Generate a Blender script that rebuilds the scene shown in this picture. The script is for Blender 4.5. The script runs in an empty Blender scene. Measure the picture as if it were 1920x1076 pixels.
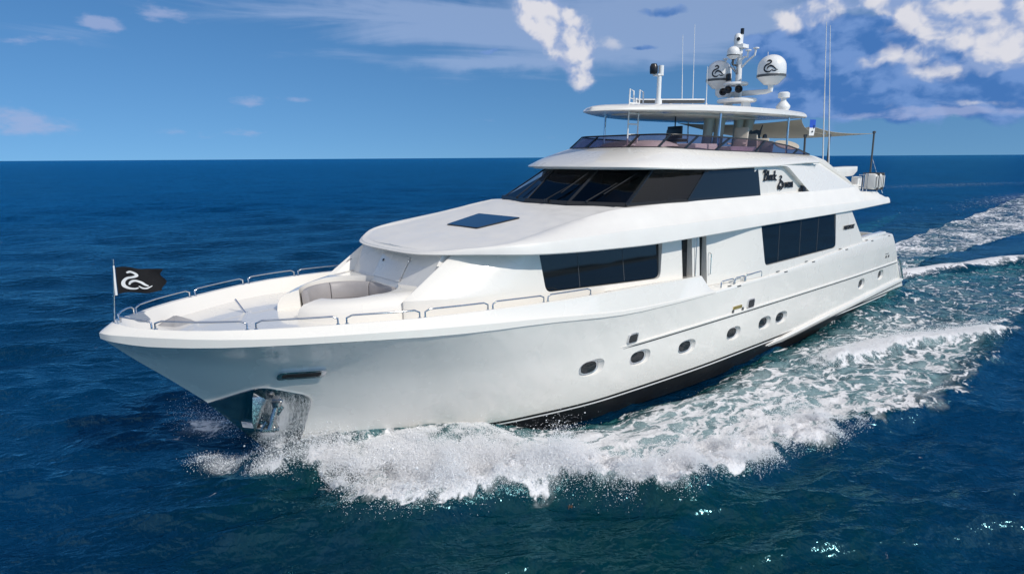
import bpy, bmesh, math, random
import numpy as np
from mathutils import Vector, Matrix, Euler
from mathutils.bvhtree import BVHTree
R = math.radians
sc = bpy.context.scene
col = sc.collection
random.seed(7); rng = np.random.default_rng(7)
SEA = -0.45                                  # mean sea level; x runs aft, y to starboard, z up

# ------------------------------------------------------------------ camera
YAW, FPX = 0.8565373, 1186.79
CAM = Vector((-1.948, -16.1585, 7.6575))
roll = math.atan2(12, 1920); pit = -math.atan2(243, FPX)
Fv = Vector((math.cos(YAW)*math.cos(pit), math.sin(YAW)*math.cos(pit), math.sin(pit)))
Rv = Vector((math.sin(YAW), -math.cos(YAW), 0)); Uv = Rv.cross(Fv)
R2 = Rv*math.cos(roll) - Uv*math.sin(roll); U2 = Rv*math.sin(roll) + Uv*math.cos(roll)
cd = bpy.data.cameras.new('camera'); cam = bpy.data.objects.new('camera', cd); col.objects.link(cam)
cam.matrix_world = Matrix(((R2.x, U2.x, -Fv.x, CAM.x), (R2.y, U2.y, -Fv.y, CAM.y), (R2.z, U2.z, -Fv.z, CAM.z), (0, 0, 0, 1)))
cd.shift_y = .0004; cd.sensor_width = 36; cd.lens = 36*FPX/1920; cd.clip_start = 0.2; cd.clip_end = 60000
sc.camera = cam

# ------------------------------------------------------------------ sun, sky, exposure
SUN_EL, SUN_DX, SUN_DY = R(38), math.sin(R(6)), -math.cos(R(6))   # to the sun: port side, a little aft
sun_dir = Vector((SUN_DX*math.cos(SUN_EL), SUN_DY*math.cos(SUN_EL), math.sin(SUN_EL)))
ld = bpy.data.lights.new('sun', 'SUN'); ld.energy = 3.0; ld.angle = R(0.5); ld.color = (1, .945, .865)
sun = bpy.data.objects.new('sun', ld); col.objects.link(sun)
sun.rotation_euler = (-sun_dir).to_track_quat('-Z', 'Y').to_euler()
sc.view_settings.view_transform = 'Standard'; sc.view_settings.look = 'None'
sc.view_settings.exposure = 0.0; sc.view_settings.gamma = 1
sc.view_settings.use_curve_mapping = False
sc.cycles.use_denoising = True
sc.cycles.max_bounces = 10; sc.cycles.transparent_max_bounces = 16

class NT:
    """small helper for building node trees"""
    def __init__(s, nt): s.nt = nt; nt.nodes.clear()
    def n(s, t, **kw):
        nd = s.nt.nodes.new(t)
        for k, v in kw.items(): setattr(nd, k, v)
        return nd
    def put(s, sock, v):
        if v is None: return
        if isinstance(v, bpy.types.NodeSocket): s.nt.links.new(v, sock)
        else:
            if isinstance(v, (tuple, list)) and len(v) == 3 and sock.type == 'RGBA': v = (*v, 1)
            sock.default_value = v
    def m(s, op, a, b=None, c=None, clamp=False):
        nd = s.n('ShaderNodeMath', operation=op, use_clamp=clamp)
        for i, v in enumerate((a, b, c)): s.put(nd.inputs[i], v)
        return nd.outputs[0]
    def v(s, op, a, b=None, sc_=None):
        nd = s.n('ShaderNodeVectorMath', operation=op)
        s.put(nd.inputs[0], a); s.put(nd.inputs[1], b)
        if sc_ is not None: s.put(nd.inputs['Scale'], sc_)
        return nd.outputs['Value'] if op in ('LENGTH', 'DOT_PRODUCT') else nd.outputs[0]
    def mix(s, f, a, b, bt='MIX'):
        nd = s.n('ShaderNodeMix', data_type='RGBA', blend_type=bt)
        s.put(nd.inputs[0], f); s.put(nd.inputs[6], a); s.put(nd.inputs[7], b)
        return nd.outputs[2]
    def rng(s, v, a, b, c=0., d=1., smooth=True):
        nd = s.n('ShaderNodeMapRange', interpolation_type='SMOOTHSTEP' if smooth else 'LINEAR')
        for i, x in enumerate((v, a, b, c, d)): s.put(nd.inputs[i], x)
        return nd.outputs[0]
    def noise(s, vec, scale, detail=4, rough=.5, dist=0., dim='2D', w=None):
        nd = s.n('ShaderNodeTexNoise', noise_dimensions=dim)
        s.put(nd.inputs['Vector'], vec); s.put(nd.inputs['Scale'], scale); s.put(nd.inputs['Detail'], detail)
        s.put(nd.inputs['Roughness'], rough); s.put(nd.inputs['Distortion'], dist)
        if w is not None: s.put(nd.inputs['W'], w)
        return nd.outputs[0]
    def xyz(s, x, y, z):
        nd = s.n('ShaderNodeCombineXYZ')
        for i, q in enumerate((x, y, z)): s.put(nd.inputs[i], q)
        return nd.outputs[0]
    def sep(s, v):
        nd = s.n('ShaderNodeSeparateXYZ'); s.put(nd.inputs[0], v); return nd.outputs

world = bpy.data.worlds.new('World'); sc.world = world; world.use_nodes = True
def build_sky():
    w = NT(world.node_tree)
    sky = w.n('ShaderNodeTexSky', sky_type='NISHITA', sun_disc=False, sun_elevation=SUN_EL,
              sun_rotation=math.atan2(sun_dir.x, sun_dir.y), altitude=0, air_density=1.0, dust_density=.35, ozone_density=2.2)
    g0 = w.n('ShaderNodeTexCoord').outputs['Generated']; gx_, gy_, gz_ = w.sep(w.v('NORMALIZE', g0))
    w.put(sky.inputs['Vector'], w.v('NORMALIZE', w.xyz(gx_, gy_, w.m('ADD', w.m('MULTIPLY', w.m('ABSOLUTE', gz_), .85), .17))))
    hs = w.n('ShaderNodeHueSaturation'); w.put(hs.inputs['Saturation'], 1.22); w.put(hs.inputs['Color'], sky.outputs[0]); w.put(hs.inputs['Value'], SKY_VAL)
    tint = w.mix(1.0, hs.outputs[0], (.77, .96, 1.08), 'MULTIPLY')
    gen = w.n('ShaderNodeTexCoord').outputs['Generated']
    d = w.v('NORMALIZE', gen)
    x, y, z = w.sep(d)
    # bearing a (degrees to the right of the bow quarter view) and elevation e of a point of the sky
    ca, sa = math.cos(YAW), math.sin(YAW)
    fx = w.m('ADD', w.m('MULTIPLY', x, ca), w.m('MULTIPLY', y, sa))
    rx = w.m('SUBTRACT', w.m('MULTIPLY', x, sa), w.m('MULTIPLY', y, ca))
    a = w.m('MULTIPLY', w.m('ARCTAN2', rx, fx), 57.2958)
    e = w.m('MULTIPLY', w.m('ARCSINE', z), 57.2958)
    p = w.xyz(a, e, 0)
    # domain warp
    wp = w.n('ShaderNodeTexNoise', noise_dimensions='3D'); w.put(wp.inputs['Vector'], p); w.put(wp.inputs['Scale'], .45); w.put(wp.inputs['Detail'], 4)
    warp = w.v('SUBTRACT', wp.outputs['Color'], (.5, .5, .5))
    pw = w.v('ADD', p, w.v('SCALE', warp, sc_=1.25))
    ax, ex, _ = w.sep(pw)
    def blobs(L):
        tot = None
        for (a0, e0, ra, re, wt) in L:
            q = w.m('ADD', w.m('POWER', w.m('DIVIDE', w.m('SUBTRACT', ax, a0), ra), 2), w.m('POWER', w.m('DIVIDE', w.m('SUBTRACT', ex, e0), re), 2))
            g = w.m('MULTIPLY', w.m('EXPONENT', w.m('MULTIPLY', q, -1)), wt)
            tot = g if tot is None else w.m('ADD', tot, g)
        return tot
    c = tint
    def over(c, alpha, colr): return w.mix(alpha, c, colr)
    # thin high veil, streaked along the horizon
    st = w.noise(w.xyz(w.m('MULTIPLY', a, .055), w.m('MULTIPLY', e, .42), 3.1), 1.0, 7, .58, .6)
    veil_m = blobs(VEIL)
    c = over(c, w.m('MULTIPLY', w.rng(w.m('ADD', w.m('MULTIPLY', w.m('SUBTRACT', st, .5), 1.5), veil_m), .28, .95), VEIL_A), VEIL_COL)
    # broken bright cloud added overhead and behind, unseen, as neutral fill light
    nb = w.noise(d, 2.2, 4, .55, dim='3D')
    hi_c = w.m('MULTIPLY', w.rng(nb, .36, .62), w.m('MAXIMUM', w.m('MULTIPLY', w.rng(e, 15, 32), w.rng(w.m('ABSOLUTE', a), 55, 85)), w.rng(e, 62, 75))); beh = w.m('MULTIPLY', w.rng(nb, .46, .66), w.m('MULTIPLY', w.rng(w.m('ABSOLUTE', a), 60, 85), w.rng(e, 24, 44)))
    c = over(c, w.m('MULTIPLY', w.m('MAXIMUM', hi_c, beh), .9), FILL_CLOUD)
    # grey blue shaded cloud body
    n1 = w.noise(w.xyz(w.m('MULTIPLY', ax, .20), w.m('MULTIPLY', ex, .34), 0), 1.0, 6, .52)
    n1s = w.noise(w.xyz(w.m('MULTIPLY', w.m('ADD', ax, .8), .20), w.m('MULTIPLY', w.m('ADD', ex, .6), .34), 0), 1.0, 5, .50)
    lit = w.m('SUBTRACT', n1, n1s)
    body = w.rng(w.m('ADD', blobs(BODY), w.m('MULTIPLY', w.m('SUBTRACT', n1, .5), 1.3)), .36, .62)
    bcol = w.mix(w.rng(lit, -.08, .14), BODY_D, BODY_L)
    c = over(c, w.m('MULTIPLY', body, .93), bcol)
    # bright cauliflower heads
    def puff(o1, o2, det):
        q = w.xyz(w.m('MULTIPLY', w.m('ADD', ax, o1), .42), w.m('MULTIPLY', w.m('ADD', ex, o2), .52), 5.3)
        nz = w.noise(q, 1.0, det, .50)
        return nz
    n2 = puff(0, 0, 6); n2s = puff(.7, .7, 3)
    lit2 = w.m('SUBTRACT', n2, n2s)
    hb = blobs(HEADS)
    head = w.rng(w.m('ADD', hb, w.m('MULTIPLY', w.m('SUBTRACT', n2, .5), 1.45)), .29, .72)
    hcol = w.mix(w.rng(w.m('ADD', lit2, w.m('MULTIPLY', w.m('SUBTRACT', w.m('MINIMUM', hb, 1.1), .7), .13)), -.16, .20), HEAD_D, HEAD_L)
    c = over(c, w.m('MULTIPLY', head, w.rng(hb, .12, .75, 0, .97)), hcol)
    # small low clouds over the horizon
    n3 = w.noise(w.xyz(w.m('MULTIPLY', a, .35), w.m('MULTIPLY', e, 1.1), 9.0), 1.0, 7, .6)
    smb = blobs(SMALL); sm = w.rng(w.m('ADD', smb, w.m('MULTIPLY', w.m('SUBTRACT', n3, .5), 1.1)), .30, .8)
    c = over(c, w.m('MULTIPLY', w.m('MULTIPLY', sm, w.rng(smb, .1, .4)), .6), SMALL_COL)
    bg = w.n('ShaderNodeBackground'); w.put(bg.inputs['Color'], c); bg.inputs['Strength'].default_value = SKY_STR
    out = w.n('ShaderNodeOutputWorld'); w.nt.links.new(bg.outputs[0], out.inputs[0])
SKY_STR, SKY_VAL = 0.085, 1.14
FILL_CLOUD = (11.5, 11.2, 11.0)
VEIL_A, VEIL_COL = .55, (4.5, 5.8, 8.7)
VEIL = [(-14, 11.2, 15, 1.8, .60), (4, 10.6, 15, 2.4, .70), (22, 11.5, 14, 3.0, .5), (-33, 8.4, 5, 1.2, .35), (-2, 8.0, 13, .55, .42), (11, 9.6, 13, 2.6, .62), (8, 6.8, 9, 1.6, .30), (0, 30, 60, 12, .4)]
BODY_D, BODY_L = (.70, 2.1, 5.6), (2.0, 3.6, 7.4)
BODY = [(27.5, 7.0, 6.4, 3.3, 1.25), (33.5, 5.4, 7.5, 2.5, 1.15), (24.0, 9.2, 3.0, 1.8, .7), (37, 8, 6, 4, .7), (30, 3.9, 8, .9, .7), (13.5, 11.6, 4.5, .45, .46), (19.5, 8.9, 1.6, .8, .45), (-1, 8.9, 3.4, .28, .44), (10.5, 8.8, 2.6, .3, .42), (-26, 11.6, 5, .6, .4)]
HEAD_D, HEAD_L = (3.0, 4.3, 7.4), (8.6, 8.6, 9.3)
HEADS = [(2.3, 12.4, 2.1, 1.6, 1.1), (4.0, 11.0, 2.4, 1.5, 1.15), (5.2, 9.4, 2.2, 1.1, 1.05), (5.3, 7.9, 1.6, 1.2, .85), (6.2, 6.4, 1.2, 1.4, .78), (9.0, 9.4, 1.0, .9, .40),
         (33.6, 9.4, 3.6, 2.6, 1.15), (30.6, 11.2, 2.4, 1.2, .95), (36.6, 8.6, 2.2, 2.0, 1.0), (25.0, 11.0, 2.8, 1.1, 1.0), (22.6, 10.2, 1.8, .8, .66), (36.3, 6.3, 2.4, 1.0, .70), (29.0, 7.0, 2.4, .7, .62), (31.5, 5.6, 2.6, .6, .56), (21.8, 5.8, 1.3, 1.8, .58), (34, 3.6, 5, .4, .5)]
SMALL_COL = (4.6, 5.4, 8.2)
SMALL = [(-37, 2.6, 3.4, 1.4, .75), (-22.0, 4.5, 1.7, .8, .55), (-18, 4.8, 1.6, .5, .42), (-24, 2.1, 6, .55, .45), (-31.5, 9.6, 1.5, .7, .85), (-35, 8.3, 3.0, .5, .55),
         (-27, 10.6, 2.6, .9, .6), (34, 2.9, 6, .5, .5), (0.5, 4.9, 4, .35, .3), (-2, 3.2, 9, .5, .25), (30, 3.1, 9, .6, .4), (1, 1.6, 5, .5, .3), (10, 2.4, 5, .5, .3)]
build_sky()

# ------------------------------------------------------------------ mesh helpers
class MB:
    def __init__(s): s.V = []; s.F = []
    def add(s, V, F):
        o = len(s.V); s.V += [tuple(v) for v in V]; s.F += [tuple(i+o for i in f) for f in F]; return s
    def box(s, c, d, rz=0., M=None):
        V = []
        for sx in (-.5, .5):
            for sy in (-.5, .5):
                for sz in (-.5, .5):
                    v = Vector((sx*d[0], sy*d[1], sz*d[2]))
                    if M is not None: v = M @ v
                    elif rz: v = Matrix.Rotation(rz, 3, 'Z') @ v
                    V.append(v+Vector(c))
        return s.add(V, [(0, 1, 3, 2), (4, 6, 7, 5), (0, 4, 5, 1), (2, 3, 7, 6), (0, 2, 6, 4), (1, 5, 7, 3)])
    def loft(s, rings, closed=False, cap0=False, cap1=False, flip=False):
        n = len(rings[0]); V = [v for r in rings for v in r]; F = []
        m = n if closed else n-1
        for i in range(len(rings)-1):
            for j in range(m):
                a, b = i*n+j, i*n+(j+1) % n; c, d = b+n, a+n
                F.append((a, d, c, b) if flip else (a, b, c, d))
        if cap0: F.append(tuple(range(n)) if flip else tuple(range(n-1, -1, -1)))
        if cap1: F.append(tuple((len(rings)-1)*n+k for k in (range(n-1, -1, -1) if flip else range(n))))
        return s.add(V, F)
    def tube(s, pts, r, n=8, cap=True):
        pts = [Vector(p) for p in pts]; rs = r if isinstance(r, (list, tuple)) else [r]*len(pts)
        rings = []; up = None
        for i, p in enumerate(pts):
            t = (pts[min(i+1, len(pts)-1)]-pts[max(i-1, 0)]).normalized()
            if up is None:
                up = t.orthogonal().normalized()
            up = (up - t*up.dot(t)).normalized(); sd = t.cross(up)
            rings.append([p+(up*math.cos(2*math.pi*k/n)+sd*math.sin(2*math.pi*k/n))*rs[i] for k in range(n)])
        return s.loft(rings, True, cap, cap)
    def lathe(s, prof, c=(0, 0, 0), n=24, M=None):
        rings = []
        for r, z in prof:
            ring = []
            for k in range(n):
                v = Vector((r*math.cos(2*math.pi*k/n), r*math.sin(2*math.pi*k/n), z))
                if M is not None: v = M @ v
                ring.append(v+Vector(c))
            rings.append(ring)
        return s.loft(rings, True, True, True)
    def prism(s, poly, fn0, fn1):
        """polygon (u,v) extruded between two maps to 3D"""
        n = len(poly); V = [fn0(*p) for p in poly]+[fn1(*p) for p in poly]
        F = [tuple(range(n-1, -1, -1)), tuple(range(n, 2*n))]+[(i, (i+1) % n, n+(i+1) % n, n+i) for i in range(n)]
        return s.add(V, F)
    def mesh(s, name):
        me = bpy.data.meshes.new(name); me.from_pydata([tuple(v) for v in s.V], [], s.F); me.validate()
        bm = bmesh.new(); bm.from_mesh(me); bmesh.ops.remove_doubles(bm, verts=bm.verts, dist=1e-5)
        bmesh.ops.recalc_face_normals(bm, faces=bm.faces); bm.to_mesh(me); bm.free(); return me
    def build(s, name, mat, parent=None, ang=32, bevel=0., label=None):
        o = bpy.data.objects.new(name, s.mesh(name)); col.objects.link(o)
        me = o.data
        for mm in (mat if isinstance(mat, (list, tuple)) else [mat]): me.materials.append(mm)
        if bevel: bevel_mesh(me, bevel)
        smooth(me, ang)
        if parent: o.parent = parent
        if label: o['label'] = label
        return o
def smooth(me, ang=32):
    me.shade_smooth(); me.set_sharp_from_angle(angle=R(ang))
def bevel_mesh(me, w, seg=2):
    bm = bmesh.new(); bm.from_mesh(me)
    ed = [e for e in bm.edges if len(e.link_faces) == 2 and e.calc_face_angle(0) > R(35)]
    bmesh.ops.bevel(bm, geom=ed, offset=w, segments=seg, affect='EDGES', clamp_overlap=True, profile=.5)
    bm.to_mesh(me); bm.free()
def cut(o, cutters, ang=32):
    """boolean difference of plain mesh builders, baked into the mesh"""
    for c in cutters:
        co = bpy.data.objects.new('cutter', c.mesh('cutter')); col.objects.link(co)
        md = o.modifiers.new('b', 'BOOLEAN'); md.operation = 'DIFFERENCE'; md.solver = 'EXACT'; md.object = co
        bpy.context.view_layer.update()
        me = bpy.data.meshes.new_from_object(o.evaluated_get(bpy.context.evaluated_depsgraph_get()))
        old = o.data; o.modifiers.clear(); o.data = me; bpy.data.meshes.remove(old); bpy.data.objects.remove(co)
    smooth(o.data, ang)
def thing(name, label, cat, loc=(0, 0, 0), group=None):
    o = bpy.data.objects.new(name, None); col.objects.link(o); o.location = loc; o.empty_display_size = .3
    tag(o, label, cat, group); return o
def tag(o, label, cat, group=None):
    o['label'] = label; o['category'] = cat
    if group: o['group'] = group
    return o
def pch(tab):
    xs = np.array([t[0] for t in tab], float); ys = np.array([t[1] for t in tab], float)
    h = np.diff(xs); d = np.diff(ys)/h; m = np.zeros(len(xs)); m[0] = d[0]; m[-1] = d[-1]
    for i in range(1, len(xs)-1):
        if d[i-1]*d[i] > 0: m[i] = 2*d[i-1]*d[i]/(d[i-1]+d[i])
    def f(x):
        x = min(max(x, xs[0]), xs[-1]); i = min(max(int(np.searchsorted(xs, x))-1, 0), len(xs)-2); t = (x-xs[i])/h[i]
        return float((2*t**3-3*t**2+1)*ys[i]+(t**3-2*t**2+t)*h[i]*m[i]+(-2*t**3+3*t**2)*ys[i+1]+(t**3-t**2)*h[i]*m[i+1])
    return f
def arc_poly(pts, r=0.15, seg=5, which=None):
    """rounds the corners of a 2D polygon"""
    n = len(pts); out = []
    for i in range(n):
        p = Vector(pts[i]); a = Vector(pts[i-1])-p; b = Vector(pts[(i+1) % n])-p
        rr = r if which is None else which[i]
        if rr <= 0: out.append(tuple(p)); continue
        rr = min(rr, a.length*.45, b.length*.45)
        p0, p1 = p+a.normalized()*rr, p+b.normalized()*rr
        for k in range(seg+1):
            t = k/seg; out.append(tuple(p0*(1-t)**2+p*2*t*(1-t)+p1*t*t))
    return out

# ------------------------------------------------------------------ materials
def pmat(name, base, rough=.5, metal=0., coat=0., spec=None, var=0., vscale=2., bump=0., bscale=30., trans=0., ior=None, alpha=None):
    m = bpy.data.materials.new(name); m.use_nodes = True; t = NT(m.node_tree)
    b = t.n('ShaderNodeBsdfPrincipled'); o = t.n('ShaderNodeOutputMaterial'); t.nt.links.new(b.outputs[0], o.inputs[0])
    t.put(b.inputs['Base Color'], base); t.put(b.inputs['Roughness'], rough); t.put(b.inputs['Metallic'], metal)
    if coat: t.put(b.inputs['Coat Weight'], coat); t.put(b.inputs['Coat Roughness'], .04)
    if spec is not None: t.put(b.inputs['Specular IOR Level'], spec)
    if ior: t.put(b.inputs['IOR'], ior)
    if trans: t.put(b.inputs['Transmission Weight'], trans)
    if var or bump:
        pos = t.n('ShaderNodeTexCoord').outputs['Object']
    if var:
        nz = t.noise(pos, vscale, 4, .6, dim='3D')
        k = t.rng(nz, .3, .7, 1-var, 1+var*.4, False)
        nd = t.n('ShaderNodeMix', data_type='RGBA', blend_type='MULTIPLY'); t.put(nd.inputs[0], 1.); t.put(nd.inputs[6], base)
        cc = t.n('ShaderNodeCombineColor'); [t.put(cc.inputs[i], k) for i in range(3)]
        t.put(nd.inputs[7], cc.outputs[0]); t.put(b.inputs['Base Color'], nd.outputs[2])
        t.put(b.inputs['Roughness'], t.rng(t.noise(pos, vscale*2.3, 3, .6, dim='3D'), .3, .7, rough*.8, min(1, rough*1.35), False))
    if bump:
        bp = t.n('ShaderNodeBump'); t.put(bp.inputs['Strength'], bump); t.put(bp.inputs['Distance'], .02)
        t.put(bp.inputs['Height'], t.noise(pos, bscale, 2, .5, dim='3D')); t.put(b.inputs['Normal'], bp.outputs[0])
    return m
def glass_mat(name, tint, refl=1.0, rough=.02):
    """tinted sheet glass: see-through with a fresnel reflection"""
    m = bpy.data.materials.new(name); m.use_nodes = True; t = NT(m.node_tree)
    tr = t.n('ShaderNodeBsdfTransparent'); t.put(tr.inputs[0], tint)
    gl = t.n('ShaderNodeBsdfGlossy'); t.put(gl.inputs['Color'], (1, 1, 1)); t.put(gl.inputs['Roughness'], rough)
    lw = t.n('ShaderNodeLayerWeight'); t.put(lw.inputs[0], .5); fr_ = t.m('ADD', .04, t.m('MULTIPLY', t.m('POWER', lw.outputs['Facing'], 5), .96))
    mx = t.n('ShaderNodeMixShader'); t.put(mx.inputs[0], t.m('MULTIPLY', fr_, refl, clamp=True)); t.nt.links.new(tr.outputs[0], mx.inputs[1]); t.nt.links.new(gl.outputs[0], mx.inputs[2])
    o = t.n('ShaderNodeOutputMaterial'); t.nt.links.new(mx.outputs[0], o.inputs[0]); return m
M = {}
M['gel'] = pmat('white_gelcoat', (.80, .774, .722), .25, coat=.8, var=.012, vscale=.25)
M['gel2'] = pmat('white_gelcoat_matt', (.77, .752, .715), .38, var=.04, vscale=1.1)
M['nonskid'] = pmat('deck_nonskid', (.52, .515, .50), .75, var=.08, vscale=3, bump=.4, bscale=160)
M['boot'] = pmat('black_antifoul', (.012, .012, .013), .35, var=.2, vscale=1.5)
M['black'] = pmat('black_paint', (.012, .012, .014), .3)
M['steel'] = pmat('polished_steel', (.72, .73, .75), .10, 1.0, var=.05, vscale=6)
M['mirror'] = pmat('mirror_steel_plate', (.62, .64, .65), .07, 1.0, var=.12, vscale=2.5, bump=.02, bscale=1.2)
M['glass'] = pmat('dark_window_glass', (.008, .011, .014), .035, spec=.55, bump=.010, bscale=.9)
M['wsh'] = glass_mat('tinted_windshield', (.22, .28, .34), .9)
M['fly'] = glass_mat('tinted_wind_deflector', (.70, .62, .68), .6)
M['frame'] = pmat('window_frame', (.015, .017, .02), .25)
M['cush'] = pmat('grey_vinyl', (.33, .315, .32), .42, var=.07, vscale=3, bump=.25, bscale=5)
M['cushl'] = pmat('cream_vinyl', (.60, .54, .46), .45, var=.06, vscale=3, bump=.2, bscale=5)
M['canvas'] = pmat('grey_canvas', (.32, .32, .335), .85, var=.1, vscale=2, bump=.3, bscale=9)
M['pillar'] = pmat('beige_composite', (.50, .475, .41), .35, var=.05)
M['sail'] = pmat('beige_sailcloth', (.52, .48, .40), .85, var=.06, vscale=1.2, bump=.2, bscale=6)
M['purple'] = pmat('dash_vinyl', (.075, .050, .062), .6, var=.15)
M['wood'] = pmat('dark_wood', (.016, .022, .036), .4, var=.3, vscale=6)
M['dome'] = pmat('radome_white', (.80, .80, .79), .30, coat=.2, var=.02)
M['grey'] = pmat('grey_paint', (.09, .095, .10), .4)
M['blackcloth'] = pmat('black_flag_cloth', (.004, .004, .006), .9, bump=.3, bscale=30)
M['white'] = pmat('white_print', (.78, .77, .76), .7)
M['blue'] = pmat('blue_cloth', (.015, .09, .50), .75)
M['navy'] = pmat('navy_cloth', (.03, .03, .13), .8)
M['red'] = pmat('red_cloth', (.35, .02, .03), .8)
M['gold'] = pmat('brass_plate', (.55, .42, .14), .3, 1.0)
M['skyl'] = pmat('skylight_glass', (.008, .03, .075), .06, spec=.7)
M['anchor'] = pmat('worn_anchor_steel', (.50, .50, .50), .24, 1.0, var=.25, vscale=7)
M['weed'] = pmat('sargassum', (.10, .05, .02), .7, var=.3, vscale=20)

# ================================================================== the yacht
yacht = thing('motor_yacht', 'long white motor yacht with dark windows and a radar mast, speeding through the blue sea', 'yacht', (0, 0, 0))
kf = pch([(0, 0), (.12, .32), (.35, .62), (.76, 1.1), (1.6, 1.9), (2.54, 2.55), (4.18, 3.42), (5.9, 3.95), (8, 4.18), (11, 4.18), (15, 4.05), (20, 3.92), (30, 3.85), (37, 3.65), (40, 3.6)])
zk = pch([(0, 3.95), (.7, 3.93), (1.8, 3.88), (3.3, 3.83), (4.2, 3.82), (6.8, 3.67), (9.2, 3.45), (14.3, 2.96), (18.4, 2.85), (22, 2.88), (25.2, 3.0), (29.7, 3.26), (36, 3.42), (40, 3.42)])
zb = pch([(0, 3.78), (.7, 3.68), (1.8, 3.655), (3.3, 3.64), (4.2, 3.62), (6.8, 3.44), (9.2, 3.26), (14.3, 2.82), (18, 2.76), (40, 2.76)])
bf = pch([(0.2, 0), (.5, .55), (.9, 1.0), (1.6, 1.72), (2.54, 2.36), (4.18, 3.2), (5.9, 3.75), (8, 4.0), (11, 4.02), (15, 3.9), (18, 3.75), (20, 3.72)])
zt = pch([(.2, 4.10), (.9, 4.03), (2.5, 4.0), (4.24, 3.99), (6.0, 3.94), (7.9, 3.87), (9.8, 3.77), (11.7, 3.70), (14.4, 3.61), (17.7, 3.47), (20, 3.4)])
TR = lambda z: 36.95 + (3.2-z)*.93            # transom: raked, x as a function of height
LV = [(0.06, zb, pch([(.06, 0), (.35, .50), (.76, .99), (1.6, 1.80), (2.54, 2.46), (4.18, 3.34), (5.9, 3.88), (8, 4.12), (11, 4.13), (15, 4.02), (20, 3.90), (30, 3.83), (38, 3.62)])),
      (.62, pch([(.62, 3.18), (3, 3.05), (6, 2.8), (10, 2.5), (13.4, 2.28), (40, 2.25)]), pch([(.62, 0), (1.0, .40), (1.7, 1.05), (2.6, 1.68), (4.2, 2.52), (6, 3.22), (8, 3.68), (10, 3.86), (13.4, 3.90), (20, 3.86), (30, 3.80), (38.5, 3.58)])),
      (1.22, pch([(1.2, 2.6), (3, 2.45), (6, 2.15), (10, 1.8), (13.4, 1.67), (40, 1.67)]), pch([(1.22, 0), (2, .68), (3, 1.32), (4.2, 1.90), (6, 2.65), (8, 3.22), (10, 3.55), (13.4, 3.76), (20, 3.81), (30, 3.76), (38.5, 3.53)])),
      (2.45, pch([(2.45, 1.3), (5, 1.1), (10, .75), (14, .6), (40, .6)]), pch([(2.45, 0), (3.2, .44), (4.2, 1.0), (6, 1.86), (8, 2.58), (10, 3.10), (13.4, 3.55), (20, 3.74), (30, 3.71), (38.5, 3.5)])),
      (3.35, pch([(3.35, .1), (6, 0), (10, -.15), (40, -.12)]), pch([(3.35, 0), (4.2, .45), (6, 1.25), (8, 2.0), (10, 2.68), (13.4, 3.33), (20, 3.64), (30, 3.65), (39, 3.45)])),
      (4.1, pch([(4.1, -.85), (40, -.85)]), pch([(4.1, 0), (6, .8), (8, 1.55), (10, 2.25), (13.4, 3.0), (20, 3.42), (39, 3.35)])),
      (5.4, pch([(5.4, -1.75), (40, -1.75)]), pch([(5.4, 0), (8, .1), (39, .1)]))]
def interp_levels(js, vals):
    f = pch(list(zip(js, vals))); return f
def hull_grid(ns=130, sub=5):
    nl = len(LV); rings = []
    ss = [(i/(ns-1))**1.35 for i in range(ns)]
    for s in ss:
        P = []
        for (xs, zf, hf) in LV:
            xe = TR(zf(38)) if zf is not LV[0][1] else TR(2.76)
            x = xs+(xe-xs)*s; P.append((x, -hf(x), zf(x)))
        fx, fy, fz = (pch([(j, P[j][k]) for j in range(nl)]) for k in range(3))
        rings.append([(fx(j/sub), fy(j/sub), fz(j/sub)) for j in range((nl-1)*sub+1)])
    return rings
hg = hull_grid()
mb = MB()
mb.loft(hg); mb.loft([[(x, -y, z) for x, y, z in r] for r in hg], flip=True)
mb.loft([[r[0], (r[0][0], -r[0][1], r[0][2])] for r in hg], flip=True)         # closed on top, below the deck
last = hg[-1]
mb.loft([last, [(x, -y, z) for x, y, z in last]])
mb.loft([[r[-1], (r[-1][0], -r[-1][1], r[-1][2])] for r in hg])
hull = mb.build('hull', [M['gel'], M['boot'], M['white']], yacht, 24)
_bv = BVHTree.FromPolygons([v.co.copy() for v in hull.data.vertices], [tuple(p.vertices) for p in hull.data.polygons])
def hp(x, z, off=0.):
    """point on the port side of the hull at (x, z) and the outward normal"""
    loc, nor, *_ = _bv.ray_cast(Vector((x, -9, z)), Vector((0, 1, 0)))
    if loc is None: return None
    if nor.y > 0: nor = -nor
    return loc+nor*off, nor
# portholes: recessed ovals
PORTS = [(12.12, 1.22, 1.0, .52), (14.45, 1.08, .98, .52), (17.1, .92, .98, .52), (20.25, .84, .95, .52), (22.7, .83, .95, .52), (24.15, .81, .95, .52), (32.9, 1.10, .8, .52), (35.7, 1.22, .8, .52)]
def oval(x0, z0, w, h, n=28, p=2.6):
    return [(x0+w/2*math.copysign(abs(math.cos(t))**(2/p), math.cos(t)), z0+h/2*math.copysign(abs(math.sin(t))**(2/p), math.sin(t))) for t in (2*math.pi*k/n for k in range(n))]
cutters = []
for (x0, z0, w, h) in PORTS:
    c, nn = hp(x0, z0); y0 = c.y
    for sgn in (1, -1):
        outer, inner = oval(x0, z0, w+.20, h+.20), oval(x0+.05, z0+.03, w*.86, h*.86)
        k = MB(); k.loft([[(x, sgn*(y0-.30-.0), z) for x, z in oval(x0, z0, w*1.5, h*1.5)], [(x, sgn*(y0+.15), z) for x, z in inner]], True, True, True)
        cutters.append(k)
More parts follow.
